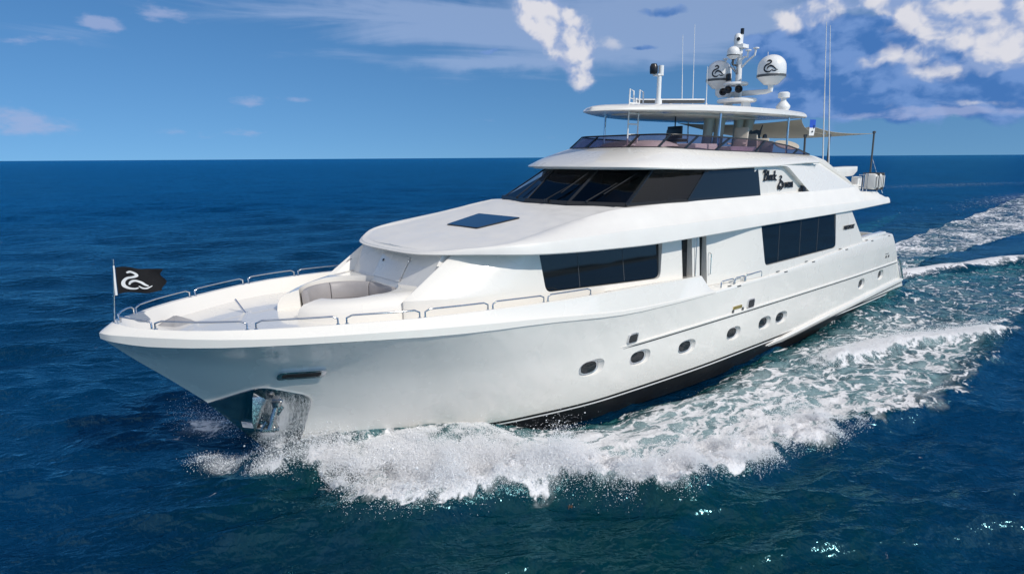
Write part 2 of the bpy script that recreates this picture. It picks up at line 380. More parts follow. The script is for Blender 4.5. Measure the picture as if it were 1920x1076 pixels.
# stripe bands go in by height, so split the mesh along them
bm = bmesh.new(); bm.from_mesh(hull.data)
for zc in (.045, -.045, -.10):
    bmesh.ops.bisect_plane(bm, geom=bm.verts[:]+bm.edges[:]+bm.faces[:], plane_co=(0, 0, zc-.09), plane_no=(-.0022, 0, 1))
bm.to_mesh(hull.data); bm.free()
for p in hull.data.polygons:
    c = p.center; z = c.z-.0022*c.x+.09
    if c.x > 6.0:
        p.material_index = 1 if (-.045 < z < .045) else (2 if -.10 < z <= -.045 else (1 if z <= -.10 else 0))
cut(hull, cutters, 24)
for i, (x0, z0, w, h) in enumerate(PORTS):
    c, nn = hp(x0, z0)
    for sgn in (1, -1):
        fr = MB(); o1, o2 = oval(x0+.05, z0+.03, w*.92, h*.92), oval(x0+.05, z0+.03, w*.72, h*.68)
        fr.loft([[(x, sgn*(c.y+.150), z) for x, z in o1], [(x, sgn*(c.y+.105), z) for x, z in o1], [(x, sgn*(c.y+.105), z) for x, z in o2], [(x, sgn*(c.y+.150), z) for x, z in o2]], True)
        f = fr.build('porthole', M['steel'], yacht, 40)
        g = MB(); g.prism(oval(x0+.05, z0+.03, w*.78, h*.76), lambda a, b: (a, sgn*(c.y+.16), b), lambda a, b: (a, sgn*(c.y+.13), b)); g.build('glass', M['glass'], f)
# knuckle rail with its dark groove, and the spray rail aft
def side_strip(x0, x1, zfun, h, t, n=60, taper=1.0, both=True):
    mbs = MB()
    for sgn in ((1, -1) if both else (1,)):
        rings = []
        for i in range(n):
            x = x0+(x1-x0)*i/(n-1); z = zfun(x); k = min(1, (x-x0)/taper+.05) if taper else 1
            a, b = hp(x, z+h/2), hp(x, z-h/2)
            if a is None or b is None: continue
            ya, yb = a[0].y, b[0].y; tt = t*k; hh = h*(.4+.6*k)
            rings.append([(x, sgn*(ya+.05), z+hh/2), (x, sgn*(ya-tt*.75), z+hh*.42), (x, sgn*(ya-tt), z+hh*.2), (x, sgn*(yb-tt), z-hh*.2), (x, sgn*(yb-tt*.75), z-hh*.42), (x, sgn*(yb+.05), z-hh/2)])
        mbs.loft(rings, False); mbs.add(rings[-1], [tuple(range(6))]); mbs.add(rings[0], [tuple(range(5, -1, -1))])
    return mbs
rr = side_strip(13.35, 38.2, lambda x: 1.70, .10, .055).build('rub_rail', M['gel'], yacht, 40)
side_strip(13.5, 38.2, lambda x: 1.625, .035, .03).build('groove', M['black'], rr)
sr_z = pch([(23.2, -.30), (26, -.13), (29.2, .08), (34, .30), (39.2, .47)])
sr = side_strip(23.2, 39.1, lambda x: sr_z(x), .34, .14, taper=1.6).build('spray_rail', M['gel'], yacht, 40)
side_strip(23.6, 39.1, lambda x: sr_z(x)-.10, .05, .165, taper=1.6).build('groove', M['black'], sr)
# swim platform and transom gate post
pl = MB(); pl.prism(arc_poly([(38.6, -3.55), (40.1, -3.45), (40.1, 3.45), (38.6, 3.55)], .3), lambda a, b: (a, b, .36), lambda a, b: (a, b, .52)); pl.build('swim_platform', M['gel2'], yacht, 40, .02)
for sg in (1, -1):
    mb = MB(); mb.tube([(38.28, sg*-3.58, 1.9), (38.42, sg*-3.62, 1.75), (39.35, sg*-3.58, .6)], .06, 10); mb.build('transom_fender_bar', M['steel'], yacht)

# ---- bulwark: flange, sloped cap, inner face (bow to the side door), topside aft
xs_ = [0.0, .03, .08, .16, .28, .45, .7, 1.0, 1.4, 1.9, 2.5, 3.2, 4, 5, 6, 7, 8, 9, 10, 11, 12, 13, 14, 15, 16, 16.8, 17.4, 17.75]
def inner_hw(x, lim):
    q = hp(x, 2.93)
    return max(0, min(lim, (-q[0].y-.10) if q else 0))
def bul_section(x):
    k, b = kf(x), bf(max(x, .2))
    g = max(0, min(1, (14-x)/6)); s = max(0.0, min(1., x/.5))
    xi = x+.22*(1-s)                       # the nose of the cap has depth too
    return [(x+.07*(1-s), -(k-.07*max(.3, g)*s), zb(x)-.01), (x+.01, -k, zb(x)+.02), (x, -k, zk(x)-.02), (x+.03*(1-s), -(k-.03*s), zk(x)+.01),
            (xi, -max(0, bf(max(xi, .2))+.05*s), zt(x)-.01), (xi+.04*(1-s), -max(0, bf(max(xi, .2))+.01*s), zt(x)+.015), (xi+.1*(1-s), -max(0, bf(max(xi, .2))-.09*s), zt(x)),
            (xi+.12*(1-s), -max(0, bf(max(xi, .2))-.11*s), zt(x)-.03), (max(xi+.25, 1.02), -inner_hw(max(xi+.25, 1.02), bf(max(xi, .2))-.2*s), 2.93)]
sec = [bul_section(x) for x in xs_]
for p in range(9): sec[0][p] = (sec[0][p][0], 0, sec[0][p][2])
# the cap ends by sloping down to the knuckle
mb = MB(); mb.loft(sec); mb.loft([[(x, -y, z) for x, y, z in r] for r in sec], flip=True)
for sg in (1, -1):
    e = [(x, sg*y, z) for x, y, z in sec[-1]]; xe = 18.5
    tip = [(xe, sg*-(kf(xe)-.02), zb(xe)-.01), (xe, sg*-kf(xe), zb(xe)+.02), (xe, sg*-kf(xe), zk(xe)-.03), (xe, sg*-(kf(xe)-.02), zk(xe)-.01), (xe-.1, sg*-3.78, zk(xe)+.04), (xe-.1, sg*-3.76, zk(xe)+.05), (xe-.1, sg*-3.73, zk(xe)+.05), (xe-.1, sg*-3.72, zk(xe)+.03), (xe, sg*-3.6, 2.8)]
    mb.loft([e, tip], flip=(sg < 0))
mb.build('bulwark', M['gel'], yacht, 34)
# topside aft of the door: side wall up to the cove, ledge
mb = MB()
for sg in (1, -1):
    rings = []
    for i in range(50):
        x = 18.3+(36.95-18.3)*i/49
        rings.append([(x, sg*-(LV[0][2](x)), zb(x)-.02), (x, sg*-(kf(x)-.01), zk(x)-.10), (x, sg*-(kf(x)-.03), zk(x)-.03), (x, sg*-(kf(x)-.08), zk(x)), (x, sg*-(kf(x)-.26), zk(x)+.03), (x, sg*-3.0, zk(x)+.05)])
    e = [(TR(p[2])-.02, p[1], p[2]) for p in rings[-1]]; rings[-1] = e
    mb.loft(rings, flip=(sg < 0)); mb.add(e, [tuple(range(6))])
mb.build('topside', M['gel'], yacht, 40)
mb = MB(); zq = 3.05                                       # aft deck coaming and transom top
for sg in (1, -1):
    mb.prism([(32.2, zq), (32.3, 3.5), (33.5, 3.58), (35.75, 3.62), (36.1, 3.36), (36.3, zq)], lambda a, b: (a, sg*-3.62, b), lambda a, b: (a, sg*-3.30, b))
mb.prism([(36.6, .4), (36.6, 3.38), (TR(3.38), 3.38), (TR(.4), .4)], lambda a, b: (a, -3.45, b), lambda a, b: (a, 3.45, b))
mb.build('aft_coaming', M['gel'], yacht, 40, .03)
for sg in (1, -1):
    for x in (20.2, 24.0, 26.6, 30.2, 33.6, 36.2):
        y = sg*-(kf(x)-.015); MB().box((x, y, zk(x)-.07), (.26, .03, .045)).build('scupper', M['grey'], yacht); MB().box((x-.6, y+sg*.05, zk(x)+.015), (.22, .05, .02)).build('scupper', M['grey'], yacht)
# decks
mb = MB(); ro = []
for x in [1.0, 1.2, 1.7, 2.3, 3, 4, 5, 6, 8, 10, 12, 14, 16, 18.7]:
    y = inner_hw(x, bf(x)-.14)+.03; ro.append([(x, -y, 2.95), (x, 0, 2.97), (x, y, 2.95)])
mb.loft(ro, flip=True); mb.build('foredeck', M['nonskid'], yacht, 40)
mb = MB(); mb.box((34.2, 0, 2.6), (6, 7.0, .1)); mb.build('aft_deck', M['nonskid'], yacht)

# ---- hull fittings
def plate(x0, z0, w, h, t, r, name, mat, parent=yacht, off=0., seg=5):
    m_ = MB(); pol = arc_poly([(x0-w/2, z0-h/2), (x0+w/2, z0-h/2), (x0+w/2, z0+h/2), (x0-w/2, z0+h/2)], r, seg)
    def f(o): return lambda a, b: hp(a, b, o)[0]
    m_.prism(pol, f(off), f(off+t)); return m_.build(name, mat, parent, 40)
for (x, z, w, h) in ((13.88, 1.94, .50, .36), (21.3, 1.93, .52, .40)):
    f = plate(x, z, w, h, .045, .12, 'vent_fitting', M['steel']); plate(x, z, w*.80, h*.76, .012, .08, 'vent_grille', M['frame'], f, .04)
f = plate(3.72, 2.62, .98, .25, .06, .12, 'hawse_slot', M['steel']); plate(3.72, 2.62, .78, .12, .012, .06, 'opening', M['black'], f, .055)
f = plate(20.3, 1.93, .62, .12, .03, .02, 'boarding_plate', M['gold']); plate(20.0, 1.80, .12, .13, .03, .03, 'boarding_socket', M['grey']); plate(20.72, 1.80, .12, .13, .03, .03, 'boarding_socket', M['grey'])
plate(36.2, 2.36, .5, .03, .02, .01, 'boarding_plate', M['grey']); plate(36.1, 2.2, .13, .13, .03, .03, 'boarding_socket', M['grey']); plate(36.5, 2.2, .13, .13, .03, .03, 'boarding_socket', M['grey'])
# anchor pocket: polished plate that follows the bow round the stem
def on_hull(x, z, off):
    q = hp(x, z, off)
    if q is None: return Vector((x, 0, z))
    return q[0]
po = arc_poly([(2.04, 1.74), (2.96, 2.28), (4.16, 1.80), (4.14, .6), (4.0, -.5), (3.62, -.3), (3.2, .28)], .22, 5, [0, .3, .3, .1, 0, 0, 0])
def fill_patch(poly, off, name, mat, parent, n=26):
    """a patch of hull surface inside an (x,z) outline, standing off the shell"""
    bm = bmesh.new(); vs = [bm.verts.new((x, 0, z)) for x, z in poly]; bm.faces.new(vs)
    xsn = np.linspace(min(p[0] for p in poly), max(p[0] for p in poly), n)[1:-1]; zsn = np.linspace(min(p[1] for p in poly), max(p[1] for p in poly), n)[1:-1]
    for q in xsn: bmesh.ops.bisect_plane(bm, geom=bm.verts[:]+bm.edges[:]+bm.faces[:], plane_co=(q, 0, 0), plane_no=(1, 0, 0))
    for q in zsn: bmesh.ops.bisect_plane(bm, geom=bm.verts[:]+bm.edges[:]+bm.faces[:], plane_co=(0, 0, q), plane_no=(0, 0, 1))
    V0 = [v.co.copy() for v in bm.verts]; bm.verts.index_update()
    F = [[v.index for v in f.verts] for f in bm.faces]; E = [[v.index for v in e.verts] for e in bm.edges if len(e.link_faces) == 1]; bm.free()
    m_ = MB()
    for sg in (1, -1):
        top = []; bot = []
        for v in V0:
            p = on_hull(v.x, v.z, off); q = on_hull(v.x, v.z, -.02)
            top.append((p.x, sg*p.y, p.z)); bot.append((q.x, sg*q.y, q.z))
        n_ = len(top); m_.add(top+bot, [tuple(f) for f in F]+[(a, b, b+n_, a+n_) for a, b in E])
    return m_.build(name, mat, parent, 30)
pocket = fill_patch(po, .018, 'anchor_plate', M['mirror'], yacht)
rim = [on_hull(x, z, .02) for x, z in po]
mb = MB(); mb.tube(rim[:16], .014, 6); mb.tube([(p.x, -p.y, p.z) for p in rim[:16]], .014, 6); mb.build('rim', M['steel'], pocket)
# pocket ledge the anchor rests on
a_, b_ = on_hull(3.0, .86, .0), on_hull(4.0, .62, .0)
mb = MB(); 
for sg in (1, -1):
    q = [on_hull(x, z, o) for x, z, o in ((2.76, 1.10, .02), (3.52, .86, .02), (3.52, .62, .02), (2.86, .84, .02))]; w = [on_hull(x, z, .16) for x, z in ((2.82, 1.04), (3.52, .84), (3.52, .62), (2.90, .84))]
    V = [(p.x, sg*p.y, p.z) for p in q+w]; mb.add(V, [(4, 5, 6, 7), (0, 1, 5, 4), (1, 2, 6, 5), (2, 3, 7, 6), (3, 0, 4, 7)])
mb.build('anchor_ledge', M['steel'], yacht, 30, .01)
# two stockless anchors, one on each bow
def make_anchor(sg):
    t = thing('anchor', 'polished steel anchor stowed against the mirror plate low on the bow', 'anchor', tuple(on_hull(3.2, 1.0, .2)))
    base = Vector(t.location)
    def P(x, z, o): p = on_hull(x, z, o); return Vector((p.x, sg*p.y, p.z))-base
    def slab(pts, name, th=.08):
        nn_ = Vector((-.45, -.75, -.35)).normalized(); m_ = MB(); n = len(pts); ctr = sum((Vector(p) for p in pts), Vector())/n
        V = []
        for p in pts:
            p = Vector(p)+nn_*(.06*(1-(Vector(p)-ctr).length*1.2)); p.y *= sg; V.append(p-base)
        W = [v-nn_*th for v in V]; m_.add(V+W, [tuple(range(n)), tuple(range(2*n-1, n-1, -1))]+[(i, n+i, n+(i+1) % n, (i+1) % n) for i in range(n)])
        return m_.build(name, M['anchor'], t, 25, .012)
    slab([(2.86, -.85, 1.94), (2.99, -.85, 1.92), (3.18, -.85, 1.95), (3.25, -.85, 1.82), (3.08, -.85, 1.54), (2.93, -.85, 1.22), (2.84, -.85, 1.02), (2.79, -.85, 1.30)], 'fluke')
    slab([(3.34, -.85, 1.70), (3.80, -.85, 1.76), (3.94, -.85, 1.66), (3.69, -.85, 1.55), (3.45, -.85, 1.28), (3.36, -.85, 1.44)], 'fluke')
    C_ = lambda x, z, y=-.98: Vector((x, y*sg, z))-base
    m_ = MB(); m_.tube([C_(3.38, 1.64), C_(3.26, 1.32), C_(3.17, 1.05)], [.055, .075, .085], 14); m_.lathe([(0, -.09), (.11, -.07), (.12, .05), (0, .09)], C_(3.38, 1.66), 14); m_.build('shank', M['anchor'], t)
    m_ = MB(); m_.tube([C_(2.98, 1.06, -.90), C_(3.40, .96, -.90)], .065, 10); m_.tube([C_(3.0, 1.04, -.9), C_(3.12, 1.26)], .05, 8); m_.tube([C_(3.36, .98, -.9), C_(3.26, 1.24)], .05, 8); m_.build('crown', M['anchor'], t)
    return t
make_anchor(1)

# ---- trunk with the round settee well
tf = pch([(4.02, 0), (4.06, .35), (4.2, .78), (4.5, 1.20), (5.0, 1.62), (5.6, 1.95), (6.3, 2.25), (7.8, 2.70), (9.0, 3.0), (10.5, 3.24), (12, 3.3)])
txs = [4.02, 4.03, 4.06, 4.12, 4.2, 4.35, 4.5, 4.75, 5, 5.3, 5.6, 6, 6.3, 7, 7.8, 8.4, 9, 9.7, 10.5]
def trunk_ring(z, ins):
    P = []
    for x in txs:
        y = tf(x); f = max(0., 1-max(0, x-6)/4.)
        nx = ins*max(0, (1-(x-4.02)/2.2)) if x < 6.22 else 0
        P.append((x+nx, -max(0, y-ins*min(1, (x-4.02)*3)), z))
    P = [(x, y, z_+(.15*min(1, max(0, (x-4.2)/2.6)) if z_ > 3.6 else 0)) for x, y, z_ in P]
    return P+[(x, -y, z_) for x, y, z_ in reversed(P[1:])]
mb = MB()
mb.loft([trunk_ring(z, i) for z, i in ((2.90, 0), (3.5, .02), (3.78, .05), (3.90, .10), (3.99, .18), (4.05, .34), (4.07, .5))], True, True, True)
trunk = mb.build('settee_surround', M['gel'], yacht, 40)
WC, WA, WB = (6.0, 0), 1.26, 1.50
def ell(a, b, z, n=48, c=WC): return [(c[0]+a*math.cos(2*math.pi*k/n), c[1]+b*math.sin(2*math.pi*k/n), z) for k in range(n)]
k1 = MB(); k1.loft([ell(WA, WB, 3.02), ell(WA+.06, WB+.06, 4.5)], True, True, True)
k2 = MB(); k2.prism([(3.5, -.62), (5.6, -.80), (5.6, .80), (3.5, .62)], lambda a, b: (a, b, 3.02), lambda a, b: (a*1.0, b*1.0, 4.6))
cut(trunk, [k1, k2], 40)
# settee: seat ring and padded back, open towards the bow
def ring_arc(prof, a0, a1, n, name, mat, parent):
    rings = []
    for i in range(n+1):
        t = a0+(a1-a0)*i/n; c, s_ = math.cos(t), math.sin(t); L = math.hypot(WA*c, WB*s_)
        rings.append([(WC[0]+WA*c*(1-r/1.35), WC[1]+WB*s_*(1-r/1.35), z) for r, z in prof])
    m_ = MB(); m_.loft(rings, True, True, True); return m_.build(name, mat, parent, 40, .012)
A0 = R(-146); A1 = R(146)
seat = ring_arc([(0, 3.03), (0, 3.42), (.62, 3.42), (.62, 3.03)], A0, A1, 40, 'settee_base', M['gel2'], yacht)
NB = 5
for i in range(NB):
    d = (A1-A0)/NB; g = R(.5)
    ring_arc([(.03, 3.56), (.0, 3.98), (.05, 4.05), (.14, 4.05), (.20, 3.95), (.23, 3.58)], A0+i*d+g, A0+(i+1)*d-g, 10, 'back_cushion', M['cush'], yacht)
    ring_arc([(.05, 3.42), (.05, 3.55), (.10, 3.575), (.60, 3.575), (.66, 3.53), (.66, 3.43)], A0+i*d+g, A0+(i+1)*d-g, 10, 'seat_cushion', M['cush'], yacht)
mb = MB(); mb.lathe([(0, 3.02), (.20, 3.02), (.09, 3.10), (.07, 3.58), (.3, 3.60)], (5.85, 0, 0), 16); mb.lathe([(0, 3.60), (.48, 3.60), (.5, 3.62), (.5, 3.65), (.47, 3.67), (0, 3.67)], (5.85, 0, 0), 28); mb.build('settee_table', M['gel2'], yacht, 40)

# ---- deckhouse
def house_ring(z):
    xc = 6.35+(z-4.05)*(1.42/.95) if z > 4.05 else 6.35
    xf = 7.12+(z-4.1)*.62 if z > 4.1 else 7.12
    yc = 2.30; lean = .05*(z-3)
    xa = 32.75-(z-3.2)*1.09
    dx = min(1.0, xf-.02-xc)
    P = [(xf, 0), (xf, -1.0), (xf+.0, -2.02-.1*(z-4)), (max(xc+.12, xf-.55), -2.16), (xc+.03, -2.27), (xc, -yc), (xc+.05, -2.36), (xc+.3, -2.50), (xc+.8, -2.72), (xc+1.5, -2.98)]
    x1 = xc+1.5
    for q in (.25, .5, .75): P.append((x1+(10.3-x1)*q, -(2.98+(3.30-lean-2.98)*(1-(1-q)**1.8))))
    P += [(10.3, -(3.30-lean)), (13, -(3.36-lean)), (16, -(3.36-lean)), (18.3, -(3.36-lean)), (18.75, -(3.34-lean)), (19.3, -(3.38-lean)), (19.9, -(3.50-lean*.8)), (20.5, -(3.63-lean*.5)), (21.1, -3.72), (21.75, -3.775), (22.4, -3.80), (26, -3.79), (29, -3.75), (xa-.05, -3.70), (xa, -3.64), (xa, -3.0), (xa, 0)]
    return [(x, y, z) for x, y in P]+[(x, -y, z) for x, y in reversed(P[1:-1])]
mb = MB(); mb.loft([house_ring(z) for z in (2.9, 3.5, 4.0, 4.05, 4.2, 4.4, 4.6, 4.8, 5.0, 5.1, 5.2)], True, True, True)
house = mb.build('deckhouse', M['gel'], yacht, 24)
W1 = [(10.25, 5.3), (10.54, 3.83), (15.93, 3.56), (16.1, 5.3)]; W1r = arc_poly(W1, .22, 5, [0, .22, .22, 0])
W2 = [(21.72, 5.3), (22.32, 3.31), (29.10, 3.40), (28.72, 5.3)]; W2r = arc_poly(W2, .22, 5, [0, .22, .22, 0])
DR = [(17.14, 5.3), (17.3, 2.6), (17.9, 2.6), (17.80, 5.3)]
cs = []
for sg in (1, -1):
    for pol, y0 in ((W1r, 3.05), (W2r, 3.68), (DR, 3.05)):
        k = MB(); k.prism(pol, lambda a, b: (a, sg*-y0, b), lambda a, b: (a, sg*-4.6, b)); cs.append(k)
    k = MB(); k.prism([(18.28, 5.3), (18.36, 2.6), (18.86, 2.6), (18.76, 5.3)], lambda a, b: (a, sg*-3.05, b), lambda a, b: (a, sg*-4.6, b)); cs.append(k)
cut(house, cs, 24)
def shrink(pol, d):
    cx = sum(p[0] for p in pol)/len(pol); cz = sum(p[1] for p in pol)/len(pol)
    return [(x+(cx-x)/abs(cx-x+1e-9)*d if abs(cx-x) > d else x, z+(cz-z)/abs(cz-z+1e-9)*d if abs(cz-z) > d else z) for x, z in pol]
for sg in (1, -1):
    for pol, y0, yl, divs in ((W1r, 3.05, 3.255, (12.0, 14.1)), (W2r, 3.68, 3.735, (23.5, 25.4, 27.1))):
        m_ = MB(); m_.prism(pol, lambda a, b: (a, sg*-(y0-.02), b), lambda a, b: (a, sg*-(y0+.012), b)); fr = m_.build('window', M['frame'], yacht, 40)
        pol2 = [(min(max(x, min(p[0] for p in pol)+.03), max(p[0] for p in pol)-.03), max(z, min(p[1] for p in pol)+.03)) for x, z in shrink(pol, .035)]
        edges = [min(p[0] for p in pol2)]+list(divs)+[max(p[0] for p in pol2)]
        m_ = MB(); tl = .128 if y0 < 3.5 else .02; m_.prism(pol2, lambda a, b: (a, sg*-(y0+.006), b), lambda a, b: (a, sg*-(yl-tl*(b-3.8)), b)); m_.build('glass', M['glass'], fr, 40)
        for xd in divs: MB().tube([(xd-.03, sg*-(yl-tl*(q-3.8)+.002), q) for q in ((3.72, 5.1) if y0 < 3.5 else (3.36, 5.1))], .010, 5).build('seam', M['grey'], fr)
    m_ = MB(); m_.box((17.52, sg*-3.07, 3.9), (.86, .03, 2.5)); m_.build('side_door', M['glass'], yacht)
    m_ = MB(); m_.box((18.57, sg*-3.07, 3.9), (.64, .03, 2.4)); m_.build('side_door_glass', M['glass'], yacht)
    m_ = MB(); m_.tube([(18.92, sg*-3.32, 3.3), (18.92, sg*-3.42, 3.35), (18.92, sg*-3.42, 4.1), (18.92, sg*-3.32, 4.15)], .018, 6); m_.tube([(18.0, sg*-3.36, 3.0), (18.0, sg*-3.36, 4.95)], .02, 6); m_.build('door_handle', M['steel'], yacht)
# forward locker door and speaker
def fw(y, s): return (7.12+(4.1+s-4.1)*.62-.012, y, 4.1+s)
m_ = MB(); pn = arc_poly([(.75, .12), (-.75, .12), (-.75, .78), (.75, .78)], .06)
m_.prism(pn, lambda a, b: Vector(fw(a, b)), lambda a, b: Vector(fw(a, b))+Vector((-.02, 0, .01))); fd = m_.build('locker_door', M['gel'], yacht, 40, .006)
m_ = MB(); m_.prism(oval(.55, .58, .07, .07, 12, 2), lambda a, b: Vector(fw(a, b))+Vector((-.02, 0, 0)), lambda a, b: Vector(fw(a, b))+Vector((-.04, 0, .01))); m_.build('latch', M['black'], fd)
for s0 in (.2, .68): MB().box(Vector(fw(-.77, s0))+Vector((-.02, 0, .01)), (.03, .05, .07)).build('hinge', M['steel'], fd)
m_ = MB()
for sg in (1,): 
    c = Vector((7.18, 2.175, 4.42)); 
    m_.lathe([(0, 0), (.14, 0), (.145, .012), (0, .016)], c, 20, Matrix.Rotation(R(90), 3, 'X') @ Matrix.Rotation(R(-8), 3, 'Y'))
m_.build('speaker', M['cush'], yacht)

# ---- upper deck and overhang
uf = pch([(7.16, 0), (7.165, .5), (7.19, 1.0), (7.25, 1.5), (7.40, 1.95), (7.7, 2.40), (8.06, 2.80), (8.46, 3.18), (8.95, 3.5), (9.6, 3.78), (10.5, 3.94), (12, 4.0), (16, 3.98), (22, 3.93), (30, 3.88), (35.6, 3.72)])
zl = pch([(7.16, 5.06), (7.4, 5.09), (8.3, 5.12), (9.4, 5.08), (12, 4.98), (15, 4.91), (18, 4.93), (21.7, 4.98), (28, 5.03), (35.6, 5.16)])
zc = pch([(7.16, 5.13), (7.4, 5.17), (8.0, 5.27), (9.15, 5.38), (11, 5.44), (13.5, 5.47), (35.6, 5.48)])
ybf = pch([(7.2, 4.2), (8.4, 3.45), (8.8, 3.25), (9.2, 3.16), (9.7, 3.10), (10.4, 3.04), (11.7, 2.92), (13.2, 2.98), (14.25, 3.16), (17.4, 3.24), (22, 3.36), (30, 3.40), (35.6, 3.40)])
zrf = pch([(7.25, 5.16), (7.8, 5.23), (8.4, 5.30), (9.3, 5.39), (10.6, 5.58), (12.06, 5.81), (13.2, 5.97), (14.25, 6.07), (17, 6.10), (30.4, 6.12), (31.2, 6.14), (31.8, 6.14), (32.4, 5.86), (34.5, 5.80), (34.8, 5.66), (35.1, 5.62), (35.6, 5.40)])
us = [7.16, 7.165, 7.18, 7.21, 7.25, 7.3, 7.38, 7.5, 7.7, 8.0, 8.3, 8.6, 9, 9.5, 10, 10.6, 11.2, 12, 12.6, 13.2, 13.8, 14.4, 15, 16, 17, 18.5, 20, 22, 24, 26, 28, 30, 30.6, 31.2, 31.8, 32.1, 32.4, 33.2, 34, 34.5, 34.8, 35.1, 35.6]
def udeck(x):
    k = max(0, 1-(x-7.16)/1.2); xb = x+.10+.12*k; u = uf(x); yb = min(ybf(xb), max(0, u-.17))
    q = [(x+.35*k+.05, -max(0, u-.35), zl(x)+.03), (x+.04*k, -max(0, u-.03), zl(x)), (x, -u, zl(x)+.03), (x+.03*k, -max(0, u-.02), (zl(x)*.3+zc(x)*.7)), (x+.05*k, -max(0, u-.05), zc(x)-.02), (x+.07*k, -max(0, u-.10), zc(x)+.008)]
    y1 = max(0, u-.10); z1 = zc(x)+.008; z2 = zrf(xb)
    sw = max(0, min(1, (x-8.2)/1.5))*max(0, min(1, (16.5-x)/3.0))      # the raised swoosh outboard of the coach roof
    for t in (.3, .55, .8, .95): q.append((x+.07*k+(xb-x-.07*k)*t, -(y1+(yb-y1)*t), z1+(z2-z1)*(t if sw <= 0 else t*(1-sw)+sw*min(1, t*1.35))+sw*.055*math.sin(math.pi*min(1, t*1.05))))
    q += [(xb, -yb, z2), (xb, -yb*.93, z2+.012), (xb, -yb*.6, z2+.03), (xb, 0, z2+.045)]
    return q
sec = [udeck(x) for x in us]
sec[0] = [(p[0], 0, p[2]) for p in sec[0]]
sec[-1] = [(p[0]-(0 if p[2] < 5.3 else (p[2]-5.3)*.9), p[1], p[2]) for p in sec[-1]]
mb = MB(); mb.loft(sec); mb.loft([[(x, -y, z) for x, y, z in r] for r in sec], flip=True)
mb.loft([[(r[0][0], r[0][1], r[0][2]), (r[0][0], -r[0][1], r[0][2])] for r in sec])
e = sec[-1]; mb.add(e+[(x, -y, z) for x, y, z in reversed(e[:-1])], [tuple(range(2*len(e)-1))])
udk = mb.build('upper_deck', M['gel2'], yacht, 26)
_bu = BVHTree.FromPolygons([v.co.copy() for v in udk.data.vertices], [tuple(p.vertices) for p in udk.data.polygons])
def top_z(x, y): return _bu.ray_cast(Vector((x, y, 9)), Vector((0, 0, -1)))[0].z
m_ = MB(); sk = arc_poly([(9.95, -.80), (11.5, -1.08), (11.5, 1.08), (9.95, .80)], .08, 4)
m_.prism(sk, lambda a, b: (a, b, top_z(a, b)-.02), lambda a, b: (a, b, top_z(a, b)+.035)); fr = m_.build('skylight', M['black'], yacht, 40)
m_ = MB(); m_.prism([(x+(10.7-x)*.03, y-y*.03) for x, y in sk], lambda a, b: (a, b, top_z(a, b)), lambda a, b: (a, b, top_z(a, b)+.042)); m_.build('glass', M['skyl'], fr, 40)

# ---- pilothouse
bs = pch([(0, 13.50), (1.06, 13.64), (2.0, 13.88), (3.1, 14.25)])      # windshield foot, x as a function of |y|
ts = pch([(0, 15.08), (1.08, 15.20), (2.0, 15.62), (2.58, 16.28)])
BASE = [(13.64, 1.06, 6.10), (14.25, 3.08, 6.10), (17.5, 3.22, 6.10), (22.40, 3.30, 6.10)]
TOP = [(15.18, 1.10, 7.22), (16.20, 2.62, 7.22), (18.98, 3.00, 7.20), (22.25, 3.18, 7.26)]
V3 = lambda p, sg=-1: Vector((p[0], sg*p[1], p[2]))
def bar(m_, p, q, w, d):
    """flat mullion from p to q, w wide, d proud"""
    p, q = Vector(p), Vector(q); t = (q-p).normalized(); out = Vector((-.75, -.2 if p.y < 0 else .2, .3)) if p.x < 17 else Vector((0, -1 if p.y < 0 else 1, .1))
    s_ = t.cross(out).normalized(); n_ = s_.cross(t).normalized()*(1 if s_.cross(t).dot(out) > 0 else -1)
    V = [a+s_*u*w/2+n_*v for a in (p, q) for u, v in ((-1, -d*.5), (1, -d*.5), (1, d*.5), (-1, d*.5))]
    m_.add(V, [(0, 1, 2, 3), (7, 6, 5, 4), (0, 4, 5, 1), (1, 5, 6, 2), (2, 6, 7, 3), (3, 7, 4, 0)])
def quad_pane(pts, name, mat, parent, t=.012):
    a, b, c, d = [Vector(p) for p in pts]; n_ = (b-a).cross(d-a).normalized()*t
    m_ = MB(); m_.add([a, b, c, d, a+n_, b+n_, c+n_, d+n_], [(0, 1, 2, 3), (7, 6, 5, 4), (0, 4, 5, 1), (1, 5, 6, 2), (2, 6, 7, 3), (3, 7, 4, 0)])
    return m_.build(name, mat, parent, 40)
fr = MB()
for sg in (-1, 1):
    for i in range(4): bar(fr, V3(BASE[i], sg), V3(TOP[i], sg), .10 if i else .10, .05)
chain_b = [V3(p, 1) for p in reversed(BASE)]+[V3(p, -1) for p in BASE]; chain_t = [V3(p, 1) for p in reversed(TOP)]+[V3(p, -1) for p in TOP]
for ch, dz, w in ((chain_b, .04, .13), (chain_t, -.06, .16)):
    for i in range(len(ch)-1): bar(fr, ch[i]+Vector((0, 0, dz)), ch[i+1]+Vector((0, 0, dz)), w, .055)
wsf = fr.build('windshield_frame', M['frame'], yacht, 30)
for i in range(len(chain_b)-1):
    if i in (0, 6): continue
    quad_pane((chain_b[i], chain_b[i+1], chain_t[i+1], chain_t[i]), 'pane', M['wsh'], wsf)
for sg in (-1, 1):
    a, b, c, d = V3(BASE[2], sg), V3(BASE[3], sg), V3(TOP[3], sg), V3(TOP[2], sg)
    w = quad_pane((a, b, c, d) if sg < 0 else (b, a, d, c), 'pane', M['glass'], wsf, .03)
